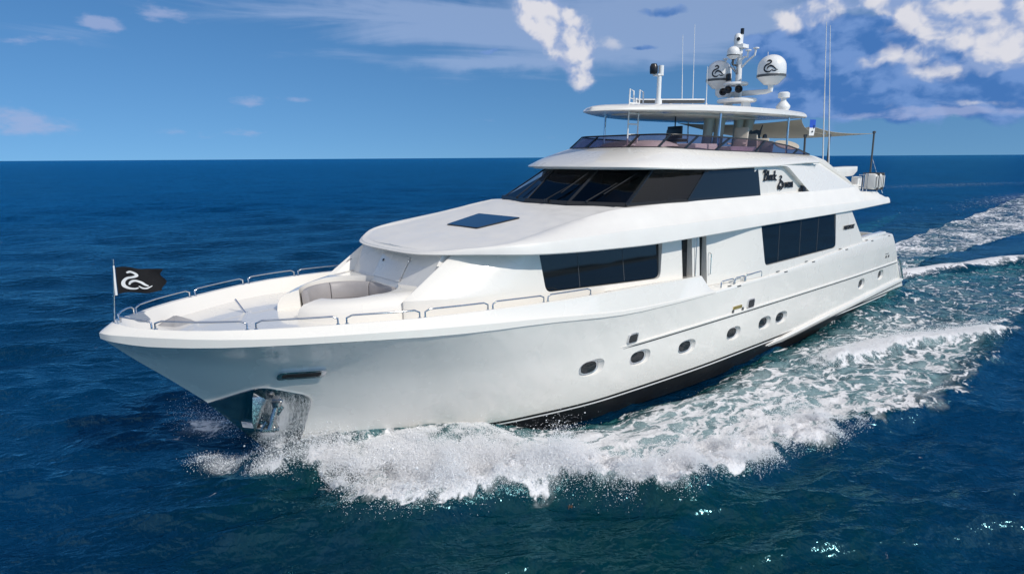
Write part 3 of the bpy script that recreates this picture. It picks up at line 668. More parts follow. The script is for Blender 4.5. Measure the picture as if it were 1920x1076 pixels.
# wipers
def wiper(p0, p1, b0, b1):
    m_ = MB(); off = Vector((-.05, -.02, .05)); m_.tube([p0+off, p1+off], .016, 6); m_.tube([p0+off+Vector((0, .06, .0)), p1+off], .012, 6); m_.tube([b0+off, b1+off], .02, 6); m_.lathe([(0, -.04), (.05, -.04), (.05, .04), (0, .05)], p0+off, 8)
    return m_.build('wiper', M['frame'], wsf)
def wpt(y, f):
    ay = abs(y); b = Vector((bs(min(ay, 3.1)), y, 6.10)); t = Vector((ts(min(ay*.93, 2.58)), y*.95, 7.27)); return b+(t-b)*f
wiper(wpt(-.1, .05), wpt(-.72, .55), wpt(-.5, .25), wpt(-.92, .84))
wiper(wpt(-1.75, .05), wpt(-2.25, .55), wpt(-2.12, .25), wpt(-2.55, .84))
wiper(wpt(1.75, .05), wpt(1.5, .55), wpt(1.62, .25), wpt(1.3, .84))
# inside the wheelhouse: dash, curved headliner valance, aft bulkhead, helm chairs
m_ = MB(); P0 = [(bs(abs(y))+.15, y, 6.16) for y in np.linspace(-2.6, 2.6, 14)]; P1 = [(16.2+.9*(abs(y)/2.6)**2, y, 6.55) for y in np.linspace(-2.6, 2.6, 14)]; P2 = [(p[0]+.1, p[1], 6.1) for p in P1]
m_.loft([P0, P1, P2]); m_.build('dashboard', M['purple'], yacht, 40)
m_ = MB(); rr_ = []
for q, z in ((0, 7.26), (.15, 7.12), (.5, 7.02), (1.0, 7.0)): rr_.append([(ts(min(abs(y), 2.58))+.45+q+.5*math.cos(y*1.3)*.3, y, z+.04*math.cos(y*2)) for y in np.linspace(-2.5, 2.5, 24)])
m_.loft(rr_); m_.build('headliner', M['cushl'], yacht, 40)
m_ = MB(); m_.box((19.6, 0, 6.65), (.08, 6.1, 1.2)); m_.box((18.2, 0, 6.06), (8.4, 5.6, .04)); m_.build('wheelhouse_bulkhead', M['wood'], yacht)
for y in (-1.6, 0, 1.4):
    m_ = MB(); m_.box((17.6, y, 6.45), (.55, .6, .14)); m_.box((17.9, y, 6.8), (.14, .58, .55)); m_.build('helm_seat', M['cushl'], yacht, 40, .04)
for y, w_ in ((-1.3, .9), (.9, .6)): MB().box((16.2, y, 6.6), (.45, w_, .2)).build('helm_console', M['grey'], yacht, 40, .03)
# body behind the side windows (recess plane of the name panel)
m_ = MB(); m_.prism([(22.2, 6.05), (22.0, 7.3), (27.0, 7.3), (29.6, 6.05)], lambda a, b: (a, -(3.22), b), lambda a, b: (a, 3.22, b)); m_.build('pilothouse', M['gel'], yacht, 40)
# ---- brow, coaming and wing: outer shell of the flybridge
lowf = pch([(0, 14.62), (1.0, 14.68), (1.8, 14.84), (2.4, 15.06), (2.8, 15.36), (3.0, 15.68), (3.1, 16.1), (3.2, 17.2)])
def plan(tabx, n=14):
    return [(tabx(y), y) for y in np.linspace(0, 3.2, n)]
lo = [(lowf(y), y) for y in (0, .3, .7, 1.1, 1.5, 1.9, 2.25, 2.55, 2.8, 2.92, 3.0, 3.06, 3.13, 3.2)]+[(19, 3.28), (21, 3.37), (23.5, 3.41), (26, 3.39), (27.4, 3.38)]
hi = [(16.75+.05*(i/5.)**2, q) for i, q in enumerate((0, .3, .65, 1.05, 1.4, 1.75))]+[(16.9, 2.02), (17.05, 2.2), (17.3, 2.36), (17.65, 2.48), (18.15, 2.56), (18.7, 2.60), (19.3, 2.64), (20.0, 2.67), (21.3, 2.72), (22.8, 2.77), (25.0, 2.82), (26, 2.84), (27.4, 2.86)]
zhi = pch([(16.7, 7.99), (18, 7.93), (20.2, 7.86), (22.2, 7.82), (24, 7.78), (27.5, 7.68)])
zlo = pch([(14.6, 7.32), (15.6, 7.30), (17, 7.25), (19, 7.22), (22, 7.26), (23.6, 7.27), (25.9, 7.36), (27.5, 7.36)])
def shell_ring(i):
    (xl, yl), (xh, yh) = lo[i], hi[i]; z0, z1 = zlo(xl), zhi(xh)
    q = [(xl+.35 if xl < 18 else xl, -max(0, yl-.3), z0-.02), (xl+.02, -max(0, yl-.02), z0-.03), (xl, -yl, z0+.01), (xl+.03, -max(0, yl-.015), z0+.05)]
    for t in (.25, .5, .75, .93):
        b = .07*math.sin(math.pi*t); q.append((xl+(xh-xl)*t-b*.3, -(yl+(yh-yl)*t+b*.3*(yl > 1)), z0+.05+(z1-z0-.05)*t+b*.6))
    q += [(xh, -yh, z1), (xh+.10, -max(0, yh-.08), z1+.015), (xh+.22, -max(0, yh-.2), z1-.01), (xh+.3, -max(0, yh-.25), z1-.12), (xh+.3, -max(0, yh-.25), 7.35)]
    return q
sec = [shell_ring(i) for i in range(len(lo))]
mb = MB(); mb.loft(sec); mb.loft([[(x, -y, z) for x, y, z in r] for r in sec], flip=True)
for sg in (1, -1):
    e = [(x, sg*y, z) for x, y, z in sec[-1]]; mb.add(e, [tuple(range(len(e)))])
mb.build('flybridge_coaming', M['gel'], yacht, 30)
mb = MB(); mb.box((22.0, 0, 7.30), (11.5, 5.3, .06)); mb.build('flybridge_deck', M['nonskid'], yacht)
m_ = MB(); pol = [(14.95, 0)]+[(x+.18, -y+.15) for x, y in lo[3:]]; pol += [(27.4, 0)]; full = pol+[(x, -y) for x, y in reversed(pol[1:-1])]
m_.prism(full, lambda a, b: (a, b, 7.235), lambda a, b: (a, b, 7.275)); m_.build('flybridge_underside', M['gel2'], yacht)
# wing with its slanted, rounded opening round the name panel
wing = arc_poly([(23.75, 7.262), (24.35, 7.24), (26.75, 6.04), (31.9, 6.04), (31.5, 6.16), (30.9, 6.42), (28.3, 7.50), (27.9, 7.64), (27.4, 7.69), (23.8, 7.71)], .3, 5, [0, .5, .02, 0, .05, .1, .15, .1, 0, 0])
for sg in (1, -1):
    mb = MB()
    def yo(b): return 3.428-(7.26-b)*.022 if b < 7.26 else 3.428-(b-7.26)*1.33
    mb.prism(wing, lambda a, b: (a, sg*-yo(b), b), lambda a, b: (a, sg*-(yo(b)-.24), b))
    mb.build('side_wing', M['gel'], yacht, 34)
# name lettering: raised strokes
def stroke_ribbon(m_, pts, fn, w, t=.02, taper=True):
    """2D stroke with varying width mapped to 3D by fn(u,v,height)"""
    P = [Vector(p[:2]) for p in pts]; L = []
    W = [p[2] if len(p) > 2 else w for p in pts]
    dense, ww = [], []
    for i in range(len(P)-1):
        p0, p1, p2, p3 = P[max(i-1, 0)], P[i], P[i+1], P[min(i+2, len(P)-1)]
        for k in range(6):
            s = k/6; dense.append(.5*((2*p1)+(p2-p0)*s+(2*p0-5*p1+4*p2-p3)*s*s+(3*p1-p0-3*p2+p3)*s**3)); ww.append(W[i]*(1-s)+W[i+1]*s)
    dense.append(P[-1]); ww.append(W[-1])
    rings = []
    for i, p in enumerate(dense):
        d = dense[min(i+1, len(dense)-1)]-dense[max(i-1, 0)]; d = d.normalized() if d.length > 1e-9 else Vector((1, 0)); n_ = Vector((-d.y, d.x))*ww[i]/2
        a, b = p+n_, p-n_
        rings.append([fn(a.x, a.y, 0), fn(a.x, a.y, t), fn(b.x, b.y, t), fn(b.x, b.y, 0)])
    m_.loft(rings, True, True, True)
LET = {'B': ([[(0, 0, .10), (.10, .02), (.16, .5), (.16, .98, .1)], [(-.06, .72, .06), (-.02, .98), (.22, 1.06), (.46, .95), (.44, .66), (.20, .54, .09)], [(.20, .55, .09), (.50, .48), (.52, .16), (.28, -.04), (.06, .06, .1)]], .62),
       'l': ([[(.10, 1.02, .14), (.08, .5), (.08, .06), (.22, .02, .08)]], .26),
       'a': ([[(.30, .52, .10), (.10, .5), (.02, .24), (.10, .02), (.26, .10, .1)], [(.32, .58, .14), (.30, .2), (.32, .02), (.42, .06, .06)]], .44),
       'c': ([[(.32, .48, .14), (.14, .54), (.03, .28), (.12, .02), (.34, .08, .06)]], .36),
       'k': ([[(.08, 1.02, .14), (.08, .5), (.08, 0, .14)], [(.36, .54, .13), (.12, .28, .08), (.38, .0, .14), (.46, .04, .05)]], .46),
       'w': ([[(0, .54, .13), (.06, .06, .13), (.22, .06, .08), (.26, .5, .13), (.32, .04, .12), (.48, .10, .08), (.54, .58, .12)]], .60),
       'n': ([[(.04, .54, .14), (.06, .0, .14)], [(.06, .42, .08), (.24, .58, .12), (.30, .3, .14), (.30, .02, .12), (.42, .06, .05)]], .46),
       'i': ([[(.06, .54, .14), (.06, .04, .14)]], .16)}
SWAN_S = [[(.10, 1.38, .05), (.22, 1.50, .14), (.34, 1.40, .10), (.30, 1.24, .09), (.16, 1.10, .10), (.34, .92, .13), (.58, .72, .16), (.66, .40, .17), (.52, .08, .15), (.30, -.12, .08)], [(.30, .95, .10), (.08, .62, .12), (-.04, .28, .16), (.06, .0, .16), (.34, .22, .05)], [(.34, .24, .05), (.18, .34, .08), (.10, .12, .06)]]
mb = MB()
def put_text(word, x0, z0, h, slope):
    xx = 0
    for ch in word:
        st, adv = LET[ch]
        for s_ in st: stroke_ribbon(mb, s_, lambda u, v, o, xx=xx: (x0+(xx+u)*h*1.32, -(3.222+.03+o), z0+v*h+(xx+u)*h*slope), .12, .03)
        xx += adv
    return x0+xx*h*1.32
xe = put_text('Black', 22.72, 6.70, .38, -.03); mb.build('name_lettering', M['black'], yacht, 60); mb = MB()
for s_ in SWAN_S: stroke_ribbon(mb, s_, lambda u, v, o: (24.02+u*.56, -(3.252+o), 6.30+v*.36), .12, .03)
put_text('wan', 24.55, 6.36, .38, -.03)
mb.build('name_lettering', M['black'], yacht, 60)
# builder's lettering aft
fc = bpy.data.curves.new('builder_name', 'FONT'); fc.body = 'WESTPORT'; fc.size = .27; fc.extrude = .012; fc.shear = .25; fc.offset = .006; fc.space_character = .92
fo = bpy.data.objects.new('builder_name', fc); col.objects.link(fo); bpy.context.view_layer.update()
me = bpy.data.meshes.new_from_object(fo.evaluated_get(bpy.context.evaluated_depsgraph_get())); bpy.data.objects.remove(fo)
bn = bpy.data.objects.new('builder_name', me); col.objects.link(bn); me.materials.clear(); me.materials.append(M['black'])
bn.location = (29.75, -3.775, 4.18); bn.rotation_euler = (R(90), 0, R(1.2)); bn.scale = (1.0, 1, 1); bn.parent = yacht
# side light in the recess
m_ = MB(); m_.box((26.22, -3.30, 6.26), (.30, .14, .34)); m_.box((25.95, -3.28, 6.18), (.07, .1, .2)); m_.build('side_light', M['wood'], yacht, 40, .05)

# ---- rails on the bulwark cap: each a low hoop
def cap_pt(x, sg, dz=0., dy=0.): return Vector((x, sg*-(bf(x)-.045+dy), zt(x)+dz))
def hoop(x0, x1, sg, h=.20, n=14, r=.022):
    pts = [cap_pt(x0, sg)]; 
    for i in range(n+1):
        x = x0+(x1-x0)*i/n; e = min(i, n-i)/n
        pts.append(cap_pt(x, sg, h*(1 if 0 < i < n else .72)))
    pts.append(cap_pt(x1, sg)); m_ = MB(); m_.tube(pts, r, 8)
    for x in (x0, x1): m_.lathe([(0, -.005), (.045, -.005), (.045, .02), (0, .02)], cap_pt(x, sg), 10)
    return m_.build('hand_rail', M['steel'], yacht, 60)
GP = [(.92, 2.44), (2.60, 4.14), (4.32, 5.94), (6.08, 7.82), (7.98, 9.76), (9.92, 11.66)]
for sg in (1, -1):
    for a, b in GP: hoop(a, b, sg)
for sg in (1, -1):        # the bow pair starts low against the flag staff
    pts = [Vector((.42, sg*-.10, zt(.3)+.03)), Vector((.42, sg*-.12, zt(.3)+.16)), Vector((.52, sg*-.40, zt(.5)+.19)), cap_pt(.68, sg, .2), cap_pt(.80, sg, .2), cap_pt(.86, sg, .15), cap_pt(.86, sg, 0)]
    m_ = MB(); m_.tube(pts, .022, 8); m_.build('hand_rail', M['steel'], yacht, 60)
for a, b in ((19.05, 19.95), (20.05, 20.75), (20.85, 22.1)):
    for sg in (1, -1):
        m_ = MB(); m_.tube([(x, sg*-(kf(x)-.12), zk(x)+z) for x, z in ((a, .02), (a, .2), (a+.06, .25), (b-.06, .25), (b, .2), (b, .02))], .025, 8); m_.build('hand_rail', M['steel'], yacht, 60)
# flag staff
m_ = MB(); m_.tube([(.30, 0, 4.05), (.44, 0, 5.52)], .022, 10); m_.lathe([(0, 0), (.05, 0), (.05, .05), (0, .06)], (.30, 0, 4.05), 10); m_.build('flag_staff', M['steel'], yacht)
# windlass and deck gear
for (x, y) in ((2.95, 1.12), (3.0, -.45)):
    m_ = MB(); m_.lathe([(0, 0), (.22, 0), (.22, .1), (.12, .16), (.10, .42), (.18, .5), (.18, .58), (0, .6)], (x, y, 2.96), 18); m_.build('windlass', M['steel'], yacht, 40)
m_ = MB(); m_.tube([(3.4, .9, 2.97), (3.4, .9, 3.55), (3.5, 1.0, 3.62), (3.6, .9, 3.5), (3.55, .85, 2.97)], .035, 8); m_.tube([(3.5, .9, 3.5), (3.3, 1.25, 3.98)], .03, 8); m_.box((3.2, 1.0, 3.12), (.5, .3, .3)); m_.tube([(2.6, 1.1, 3.1), (3.0, 1.1, 3.3), (3.3, 1.0, 3.1)], .03, 8); m_.build('capstan', M['steel'], yacht, 40)
for (x, y) in ((2.4, .72), (2.4, -.72), (5.0, 2.35), (5.0, -2.35)):
    m_ = MB(); m_.tube([(x-.25, y, 3.18), (x+.25, y, 3.18)], .04, 8); m_.tube([(x-.1, y, 2.96), (x-.1, y, 3.18)], .035, 8); m_.tube([(x+.1, y, 2.96), (x+.1, y, 3.18)], .035, 8); m_.build('deck_cleat', M['steel'], yacht)

for (x, y) in ((3.75, 1.3), (3.75, -1.3)):
    m_ = MB(); m_.prism(arc_poly([(x-.3, y-.3), (x+.3, y-.3), (x+.3, y+.3), (x-.3, y+.3)], .08, 4), lambda a, b: (a, b, 2.955), lambda a, b: (a, b, 3.02)); dh_ = m_.build('deck_hatch', M['steel'], yacht, 40)
    m_ = MB(); m_.prism(arc_poly([(x-.25, y-.25), (x+.25, y-.25), (x+.25, y+.25), (x-.25, y+.25)], .06, 4), lambda a, b: (a, b, 2.98), lambda a, b: (a, b, 3.028)); m_.build('glass', M['glass'], dh_, 40)
# ---- flybridge wind deflector
scb = [(x, y) for x, y in hi]; 
def top_of(i):
    x, y = hi[i]; zb_ = zhi(x)
    H = pch([(16.7, .47), (20, .50), (21.5, .49), (23, .46), (25, .33), (27.4, .03)])(x); f = pch([(16.7, .72), (18, .9), (20, 1.1), (22, .9), (25, .6), (27.4, .1)])(x)
    return Vector((x+f, -max(0, y-.10*H), zb_+H))
botp = [Vector((x+.06, -max(0, y-.04), zhi(x)+.012)) for x, y in hi]; topp = [top_of(i) for i in range(len(hi))]
Bt = [Vector((p.x, -p.y, p.z)) for p in reversed(botp)]+botp[1:]; Tp = [Vector((p.x, -p.y, p.z)) for p in reversed(topp)]+topp[1:]
m_ = MB(); m_.tube(Bt, .028, 6); m_.tube(Tp, .032, 6)
nn = len(Bt); c0 = nn//2
MUL = sorted(c0+s for s in (-17, -15, -13, -10, -7, -3, 3, 7, 10, 13, 15, 17))
for i in MUL: bar(m_, Bt[i], Tp[i], .07, .05)
dfr = m_.build('deflector_frame', M['frame'], yacht, 40)
cuts = [0]+MUL+[nn-1]
for a, b in zip(cuts[:-1], cuts[1:]):
    g = MB(); rr_ = [[Bt[i], Tp[i], Tp[i]+Vector((.008, 0, .004)), Bt[i]+Vector((.008, 0, .004))] for i in range(a, b+1)]
    g.loft(rr_, True, True, True); g.build('pane', M['fly'], dfr, 40)

# ---- hardtop
hx = [15.88, 15.9, 15.97, 16.1, 16.3, 16.6, 17.0, 17.5, 18.1, 18.8, 19.6, 20.6, 22, 24, 25.5, 26.6, 27.1]
hf = pch([(15.88, 0), (15.9, .14), (15.97, .30), (16.1, .50), (16.3, .76), (16.6, .98), (17, 1.22), (17.5, 1.48), (18.1, 1.78), (18.8, 2.06), (19.6, 2.34), (20.6, 2.62), (22, 2.86), (24, 2.93), (25.5, 2.88), (27.1, 2.75)])
def ht(x):
    h = hf(x); k = max(0, 1-(x-15.88)/3); dz = .03*(1-k)
    zr = pch([(15.88, 9.29), (17, 9.28), (20, 9.27), (27.1, 9.30)])(x)
    th = pch([(15.88, .03), (16.3, .12), (17.5, .21), (20, .29), (26, .27), (27.1, .23)])(x)
    return [(x+.5*k*0+.2, 0, zr+.02), (x+.1, -h*.8, zr+.015), (x+.02*k, -max(0, h-.12), zr), (x, -h, zr+th*.25), (x, -max(0, h-.02), zr+th*.7), (x+.02, -max(0, h-.10), zr+th), (x+.06, -h*.82, zr+th+.05), (x+.08, -h*.45, zr+th+.11), (x+.08, 0, zr+th+.13)]
sec = [ht(x) for x in hx]; sec[0] = [(p[0], 0, p[2]) for p in sec[0]]
sec[-1] = [(x+(9.5-z)*.7, y, z) for x, y, z in sec[-1]]
mb = MB(); mb.loft(sec); mb.loft([[(x, -y, z) for x, y, z in r] for r in sec], flip=True)
e = sec[-1]; mb.add(e+[(x, -y, z) for x, y, z in reversed(e[1:-1])], [tuple(range(2*len(e)-2))])
mb.build('hardtop', M['gel'], yacht, 34)
m_ = MB(); m_.box((22.3, 0, 9.275), (5.5, 3.2, .03)); m_.box((18.6, 0, 9.28), (1.2, 1.6, .02)); m_.build('hardtop_recess', M['gel2'], yacht, 40, .01)
for (x, y) in ((23.1, -.35), (23.55, -.60), (25.55, -.35), (26.0, -.60)):
    m_ = MB(); rings = []
    for z, dx, r in ((7.3, -.25, .36), (7.8, -.15, .31), (8.5, -.02, .27), (9.0, .05, .28), (9.3, .10, .34)):
        rings.append([(x+dx+r*1.05*math.cos(t), y+r*.62*math.sin(t), z) for t in (2*math.pi*k/18 for k in range(18))])
    m_.loft(rings, True, True, True); m_.build('hardtop_pillar', M['pillar'], yacht, 40)
for p in ((20.55, -2.42, 20.65), (19.35, 2.35, 19.45), (25.9, -2.55, 25.9), (25.9, 2.55, 25.9)):
    m_ = MB(); m_.tube([(p[0], p[1], 7.6), (p[2], p[1], 9.32)], .045, 10); m_.build('hardtop_post', M['steel'], yacht)
# ladder up to the hardtop
m_ = MB(); lx, ly = 17.63, -.6
dirv = Vector((.58, .0, 0))          # ladder width runs this way
for s_ in (-.5, .5):
    b = Vector((lx, ly, 7.6))+dirv*s_; m_.tube([b+Vector((-.05, 0, .0)), b+Vector((.05, 0, 2.52)), b+Vector((.62, .28, 2.50)), b+Vector((.66, .30, 2.0))], .028, 8)
    m_.tube([b+Vector((.05, 0, 2.2)), b+Vector((.64, .28, 2.2))], .016, 6)
for z in (8.1, 8.48, 8.86, 9.25, 9.62): m_.tube([Vector((lx+.02, ly, z))-dirv*.5, Vector((lx+.02, ly, z))+dirv*.5], .026, 8)
m_.build('ladder', M['dome'], yacht, 60)
# ---- gear on the hardtop
m_ = MB(); m_.tube([(18.6, -1.0, 9.55), (18.6, -1.0, 10.66)], .085, 12); m_.lathe([(0, 0), (.14, 0), (.12, .25), (0, .25)], (18.6, -1.0, 9.55), 14); m_.box((18.56, -.96, 10.66), (.3, .26, .06)); m_.tube([(18.64, -1.04, 10.64), (18.64, -1.04, 11.0)], .10, 12); lp = m_.build('light_post', M['dome'], yacht, 40)
m_ = MB(); m_.lathe([(0, 0), (.13, 0), (.15, .06), (.15, .26), (.10, .36), (0, .38)], (18.40, -.88, 10.70), 14); m_.build('lamp', M['black'], lp, 40)
m_ = MB(); rd = Vector((.80, -.60, 0)).normalized(); pc = Vector((21.6, .6, 9.98)); rot = Matrix.Rotation(math.atan2(rd.y, rd.x), 3, 'Z')
m_.lathe([(0, 9.6), (.3, 9.6), (.24, 9.78), (.14, 9.86), (0, 9.9)], (pc.x, pc.y, 0), 18); rb = m_.build('radar_pedestal', M['dome'], yacht, 40)
m_ = MB(); m_.box(pc, (3.0, .22, .18), M=rot); m_.build('radar_bar', M['grey'], rb, 40, .05)
m_ = MB(); m_.box(pc+Vector((-.09, -.09, .05)), (2.9, .10, .05), M=rot); m_.box(pc-rd*1.5, (.08, .25, .22), M=rot); m_.build('radar_stripe', M['dome'], rb, 40, .01)
mx, my = 26.0, 0.0
def disc(m_, x, y, z, rx, ry, t): 
    m_.loft([[(x+rx*k*math.cos(a), y+ry*k*math.sin(a), z+dz) for a in (2*math.pi*q/32 for q in range(32))] for k, dz in ((.9, 0), (.98, .03), (1, t*.5), (.98, t-.03), (.9, t))], True, True, True)
m_ = MB(); disc(m_, mx-.1, my, 10.08, .78, .92, .17); disc(m_, mx-.25, my, 10.82, .52, .56, .14)
for y in (.45, -.45): m_.prism([(mx-.5, 9.5), (mx-.35, 10.1), (mx+.2, 10.1), (mx+.5, 9.5)], lambda a, b: (a, y-.06, b), lambda a, b: (a, y+.06, b))
m_.tube([(mx-.05, my, 10.2), (mx-.05, my, 12.55)], [.15, .11], 14); m_.tube([(mx+.16, my, 10.2), (mx+.05, my, 12.4)], .06, 8)
m_.tube([(mx-.3, .28, 10.2), (mx-.3, .28, 10.9)], .07, 8); m_.tube([(mx-.3, -.28, 10.2), (mx-.3, -.28, 10.9)], .07, 8)
m_.box((mx-.02, -.02, 12.55), (.5, .46, .16)); m_.tube([(mx+.1, .04, 12.4), (mx+.1, .04, 13.1)], .06, 10)
# branching antenna arms
for (y, z0, yy, zz) in ((-.05, 11.6, -.75, 12.35), (-.05, 11.95, -.38, 12.3), (.05, 11.4, .75, 12.05)):
    m_.tube([(mx, y, z0), (mx, (y+yy)/2, z0+(zz-z0)*.42), (mx, yy*.93, zz-.25), (mx, yy, zz)], .045, 8)
    m_.lathe([(0, 0), (.13, .02), (.13, .07), (0, .1)], (mx, yy, zz), 12)
m_.tube([(mx, 0, 10.48), (mx+.05, -1.3, 10.48), (mx+.1, -1.5, 10.52), (mx+.1, -1.5, 10.8)], [.13, .11, .12, .14], 10); m_.tube([(mx, 0, 10.48), (mx, 1.0, 10.48), (mx+.05, 1.08, 10.52), (mx+.05, 1.08, 10.8)], [.13, .11, .12, .14], 10)
mast = m_.build('mast', M['dome'], yacht, 40)
m_ = MB(); m_.lathe([(0, 13.2), (.08, 13.2), (.08, 13.45), (0, 13.47)], (mx+.1, .04, -.1), 12); m_.build('mast_light', M['black'], mast, 40)
m_ = MB(); m_.lathe([(0, 0), (.16, .02), (.19, .2), (.16, .42), (.08, .5), (0, .52)], (mx-.12, .1, 12.62), 16); cb = m_.build('camera_ball', M['dome'], mast, 40)
m_ = MB(); m_.lathe([(0, 0), (.08, 0), (.08, .05), (0, .05)], (mx-.27, -.0, 12.85), 10, Matrix.Rotation(R(-90), 3, 'Y') @ Matrix.Rotation(R(40), 3, 'X')); m_.build('lens', M['black'], mast)
m_ = MB()
for (dx, dy, dz) in ((-.62, .42, 10.55), (-.7, .12, 10.62), (-.55, -.32, 10.62)):
    q = Matrix.Rotation(R(35), 3, 'Z') @ Matrix.Rotation(R(-90), 3, 'Y'); m_.lathe([(.04, -.2), (.08, -.05), (.16, .14), (.17, .17), (.13, .17), (.10, .05), (0, .0)], (mx+dx, dy, dz), 14, q)
m_.build('search_light', M['black'], mast, 40)
m_ = MB(); m_.box((mx-.35, .34, 11.22), (.1, .36, .34), math.radians(-30)); m_.build('flood_light', M['black'], mast, 40, .04)
def radome(x, y, z0, r, h, name, logo=True, hat=True):
    t = MB(); prof = [(0, 0), (r*.42, 0), (r*.5, .02), (r*1.0, h*.25), (r*1.0, h*.32), (r*.985, h*.34), (r, h*.36), (r*.995, h*.52)]
    for k in range(1, 9):
        a = math.pi/2*k/8; prof.append((r*.99*math.cos(a), h*.58+h*.42*math.sin(a)))
    t.lathe(prof, (x, y, z0), 40); d = t.build(name, M['dome'], mast, 35)
    b = MB(); b.lathe([(r*.9, h*.235), (r*1.012, h*.25), (r*1.015, h*.33), (r*.9, h*.345)], (x, y, z0), 40); b.build('band', M['grey'], d, 35)
    if logo:
        def surf(u, v, o):          # u: across (radius units), v: height 0..1
            th = math.atan2(-15.5-y, -2-x)+.22+u*.95; zz = h*(.30+.62*v)
            rr_ = r if zz < h*.58 else r*math.sqrt(max(0.02, 1-((zz-h*.58)/(h*.42))**2))
            return (x+(rr_+.006+o)*math.cos(th), y+(rr_+.006+o)*math.sin(th), z0+zz)
        g = MB()
        for s_ in SWAN: stroke_ribbon(g, [(a*1.02-.78, b*.64+.12, w*.72) for a, b, w in s_], surf, .06, .008)
        g.build('swan_emblem', M['black'], d, 60)
    return d
# swan emblem as strokes (u 0..1 across, v 0..1 up, width)
SWAN = [[(.17, .90, .07), (.30, .99, .12), (.46, .94, .12), (.50, .82, .11), (.36, .70, .11), (.16, .60, .12), (.03, .42, .13), (.04, .20, .13), (.20, .05, .12), (.40, .04, .09), (.52, .12, .05)],
        [(.22, .24, .05), (.28, .40, .10), (.44, .52, .12), (.62, .46, .12), (.76, .32, .10), (.88, .24, .05)],
        [(.54, .22, .05), (.66, .12, .09), (.82, .12, .09), (1.0, .22, .03)]]
radome(mx+.1, -1.50, 10.76, .61, 1.28, 'radome'); radome(mx+.05, 1.08, 10.80, .58, 1.28, 'radome'); radome(mx-.42, .12, 11.98, .28, .56, 'small_radome', False)
m_ = MB(); m_.tube([(mx-.05, 0, 11.7), (mx-.42, .12, 11.75), (mx-.42, .12, 12.0)], .05, 8)
for q in range(3): 
    m_.tube([(mx-.42+.05*q, .12-.04*q, 11.98), (mx-.5+.1*q, .2-.1*q, 11.7), (mx-.12, .05-.05*q, 11.3-.05*q)], .014, 5)
m_.build('cable', M['grey'], mast, 60)
m_ = MB(); m_.tube([(28.0, -1.0, 9.45), (28.0, -1.0, 9.6)], .1, 8); m_.lathe([(0, 0), (.16, 0), (.30, .22), (.30, .30), (.14, .5), (0, .5)], (26.6, -1.9, 9.55), 16); m_.lathe([(0, .5), (.12, .5), (.12, .62), (.25, .66), (.25, .84), (.18, .9), (0, .9)], (26.6, -1.9, 9.55), 16); m_.build('satellite_compass', M['dome'], yacht, 40)
def whip(p0, p1, r=.022, name='whip_antenna', lab=None):
    m_ = MB(); p0, p1 = Vector(p0), Vector(p1); m_.tube([p0, p0+(p1-p0)*.5, p0+(p1-p0)*.52, p1], [r, r*.85, r*.6, r*.45], 8); m_.lathe([(0, -.02), (r*2, -.02), (r*2, .16), (0, .18)], p0, 10); return m_.build(name, M['dome'], yacht, 60)
whip((23.8, 1.5, 9.5), (23.6, 1.5, 13.0)); whip((24.65, 1.5, 9.5), (24.5, 1.5, 13.55)); whip((28.75, -2.95, 7.3), (27.85, -2.95, 13.4), .032); whip((29.45, -2.95, 7.0), (28.25, -2.95, 13.3), .032); whip((20.9, -1.6, 9.55), (20.85, -1.6, 11.1), .02); whip((26.9, -.9, 11.3), (26.8, -.9, 12.3), .03)

# ---- flybridge furniture built in: forward console hump, side console, settee
m_ = MB(); rr_ = []
for x, k in ((17.55, .0), (17.65, .55), (17.9, .82), (18.3, .97), (18.8, 1.0), (19.2, .98)):
    rr_.append([(x, y, 7.3+(.98+.02)*k**.5*(1-.25*(abs(y)/1.6)**4)) for y in np.linspace(-1.6, 1.6, 17)])
m_.loft(rr_); m_.loft([[(19.2, y, 7.3) for y in np.linspace(-1.6, 1.6, 17)], rr_[-1]]); m_.build('flybridge_console', M['gel2'], yacht, 50)
m_ = MB(); m_.box((20.6, -.4, 8.62), (.08, .85, .5), -.25); m_.tube([(20.6, -.4, 8.8), (20.6, -.4, 9.28)], .03, 6); m_.box((20.62, -.4, 8.3), (.3, 1.0, .12)); m_.build('display_screen', M['black'], yacht, 40, .02)
m_ = MB(); m_.box((20.5, -1.2, 7.75), (1.6, 1.6, .8)); m_.box((22.6, -2.0, 7.7), (2.0, .8, .7)); m_.build('flybridge_bar', M['gel2'], yacht, 40, .06)
for k, (x, y, rz) in enumerate(((23.1, -1.75, .2), (21.9, .9, 0))):
    m_ = MB(); m_.box((x, y, 7.95), (.6, .62, .16), rz); m_.tube([(x, y, 7.3), (x, y, 7.9)], .07, 8); hs_ = m_.build('helm_chair', M['cushl'], yacht, 40, .05)
    m_ = MB(); q = Matrix.Rotation(rz, 3, 'Z') @ Matrix.Rotation(R(12), 3, 'Y'); m_.box((x+.32, y, 8.42), (.16, .60, .86), M=q); m_.build('backrest', M['cushl'], hs_, 40, .07)
    m_ = MB(); m_.box((x+.02, y-.34, 8.18), (.5, .07, .07), rz); m_.box((x+.02, y+.34, 8.18), (.5, .07, .07), rz); m_.build('armrest', M['cushl'], hs_, 40, .02)

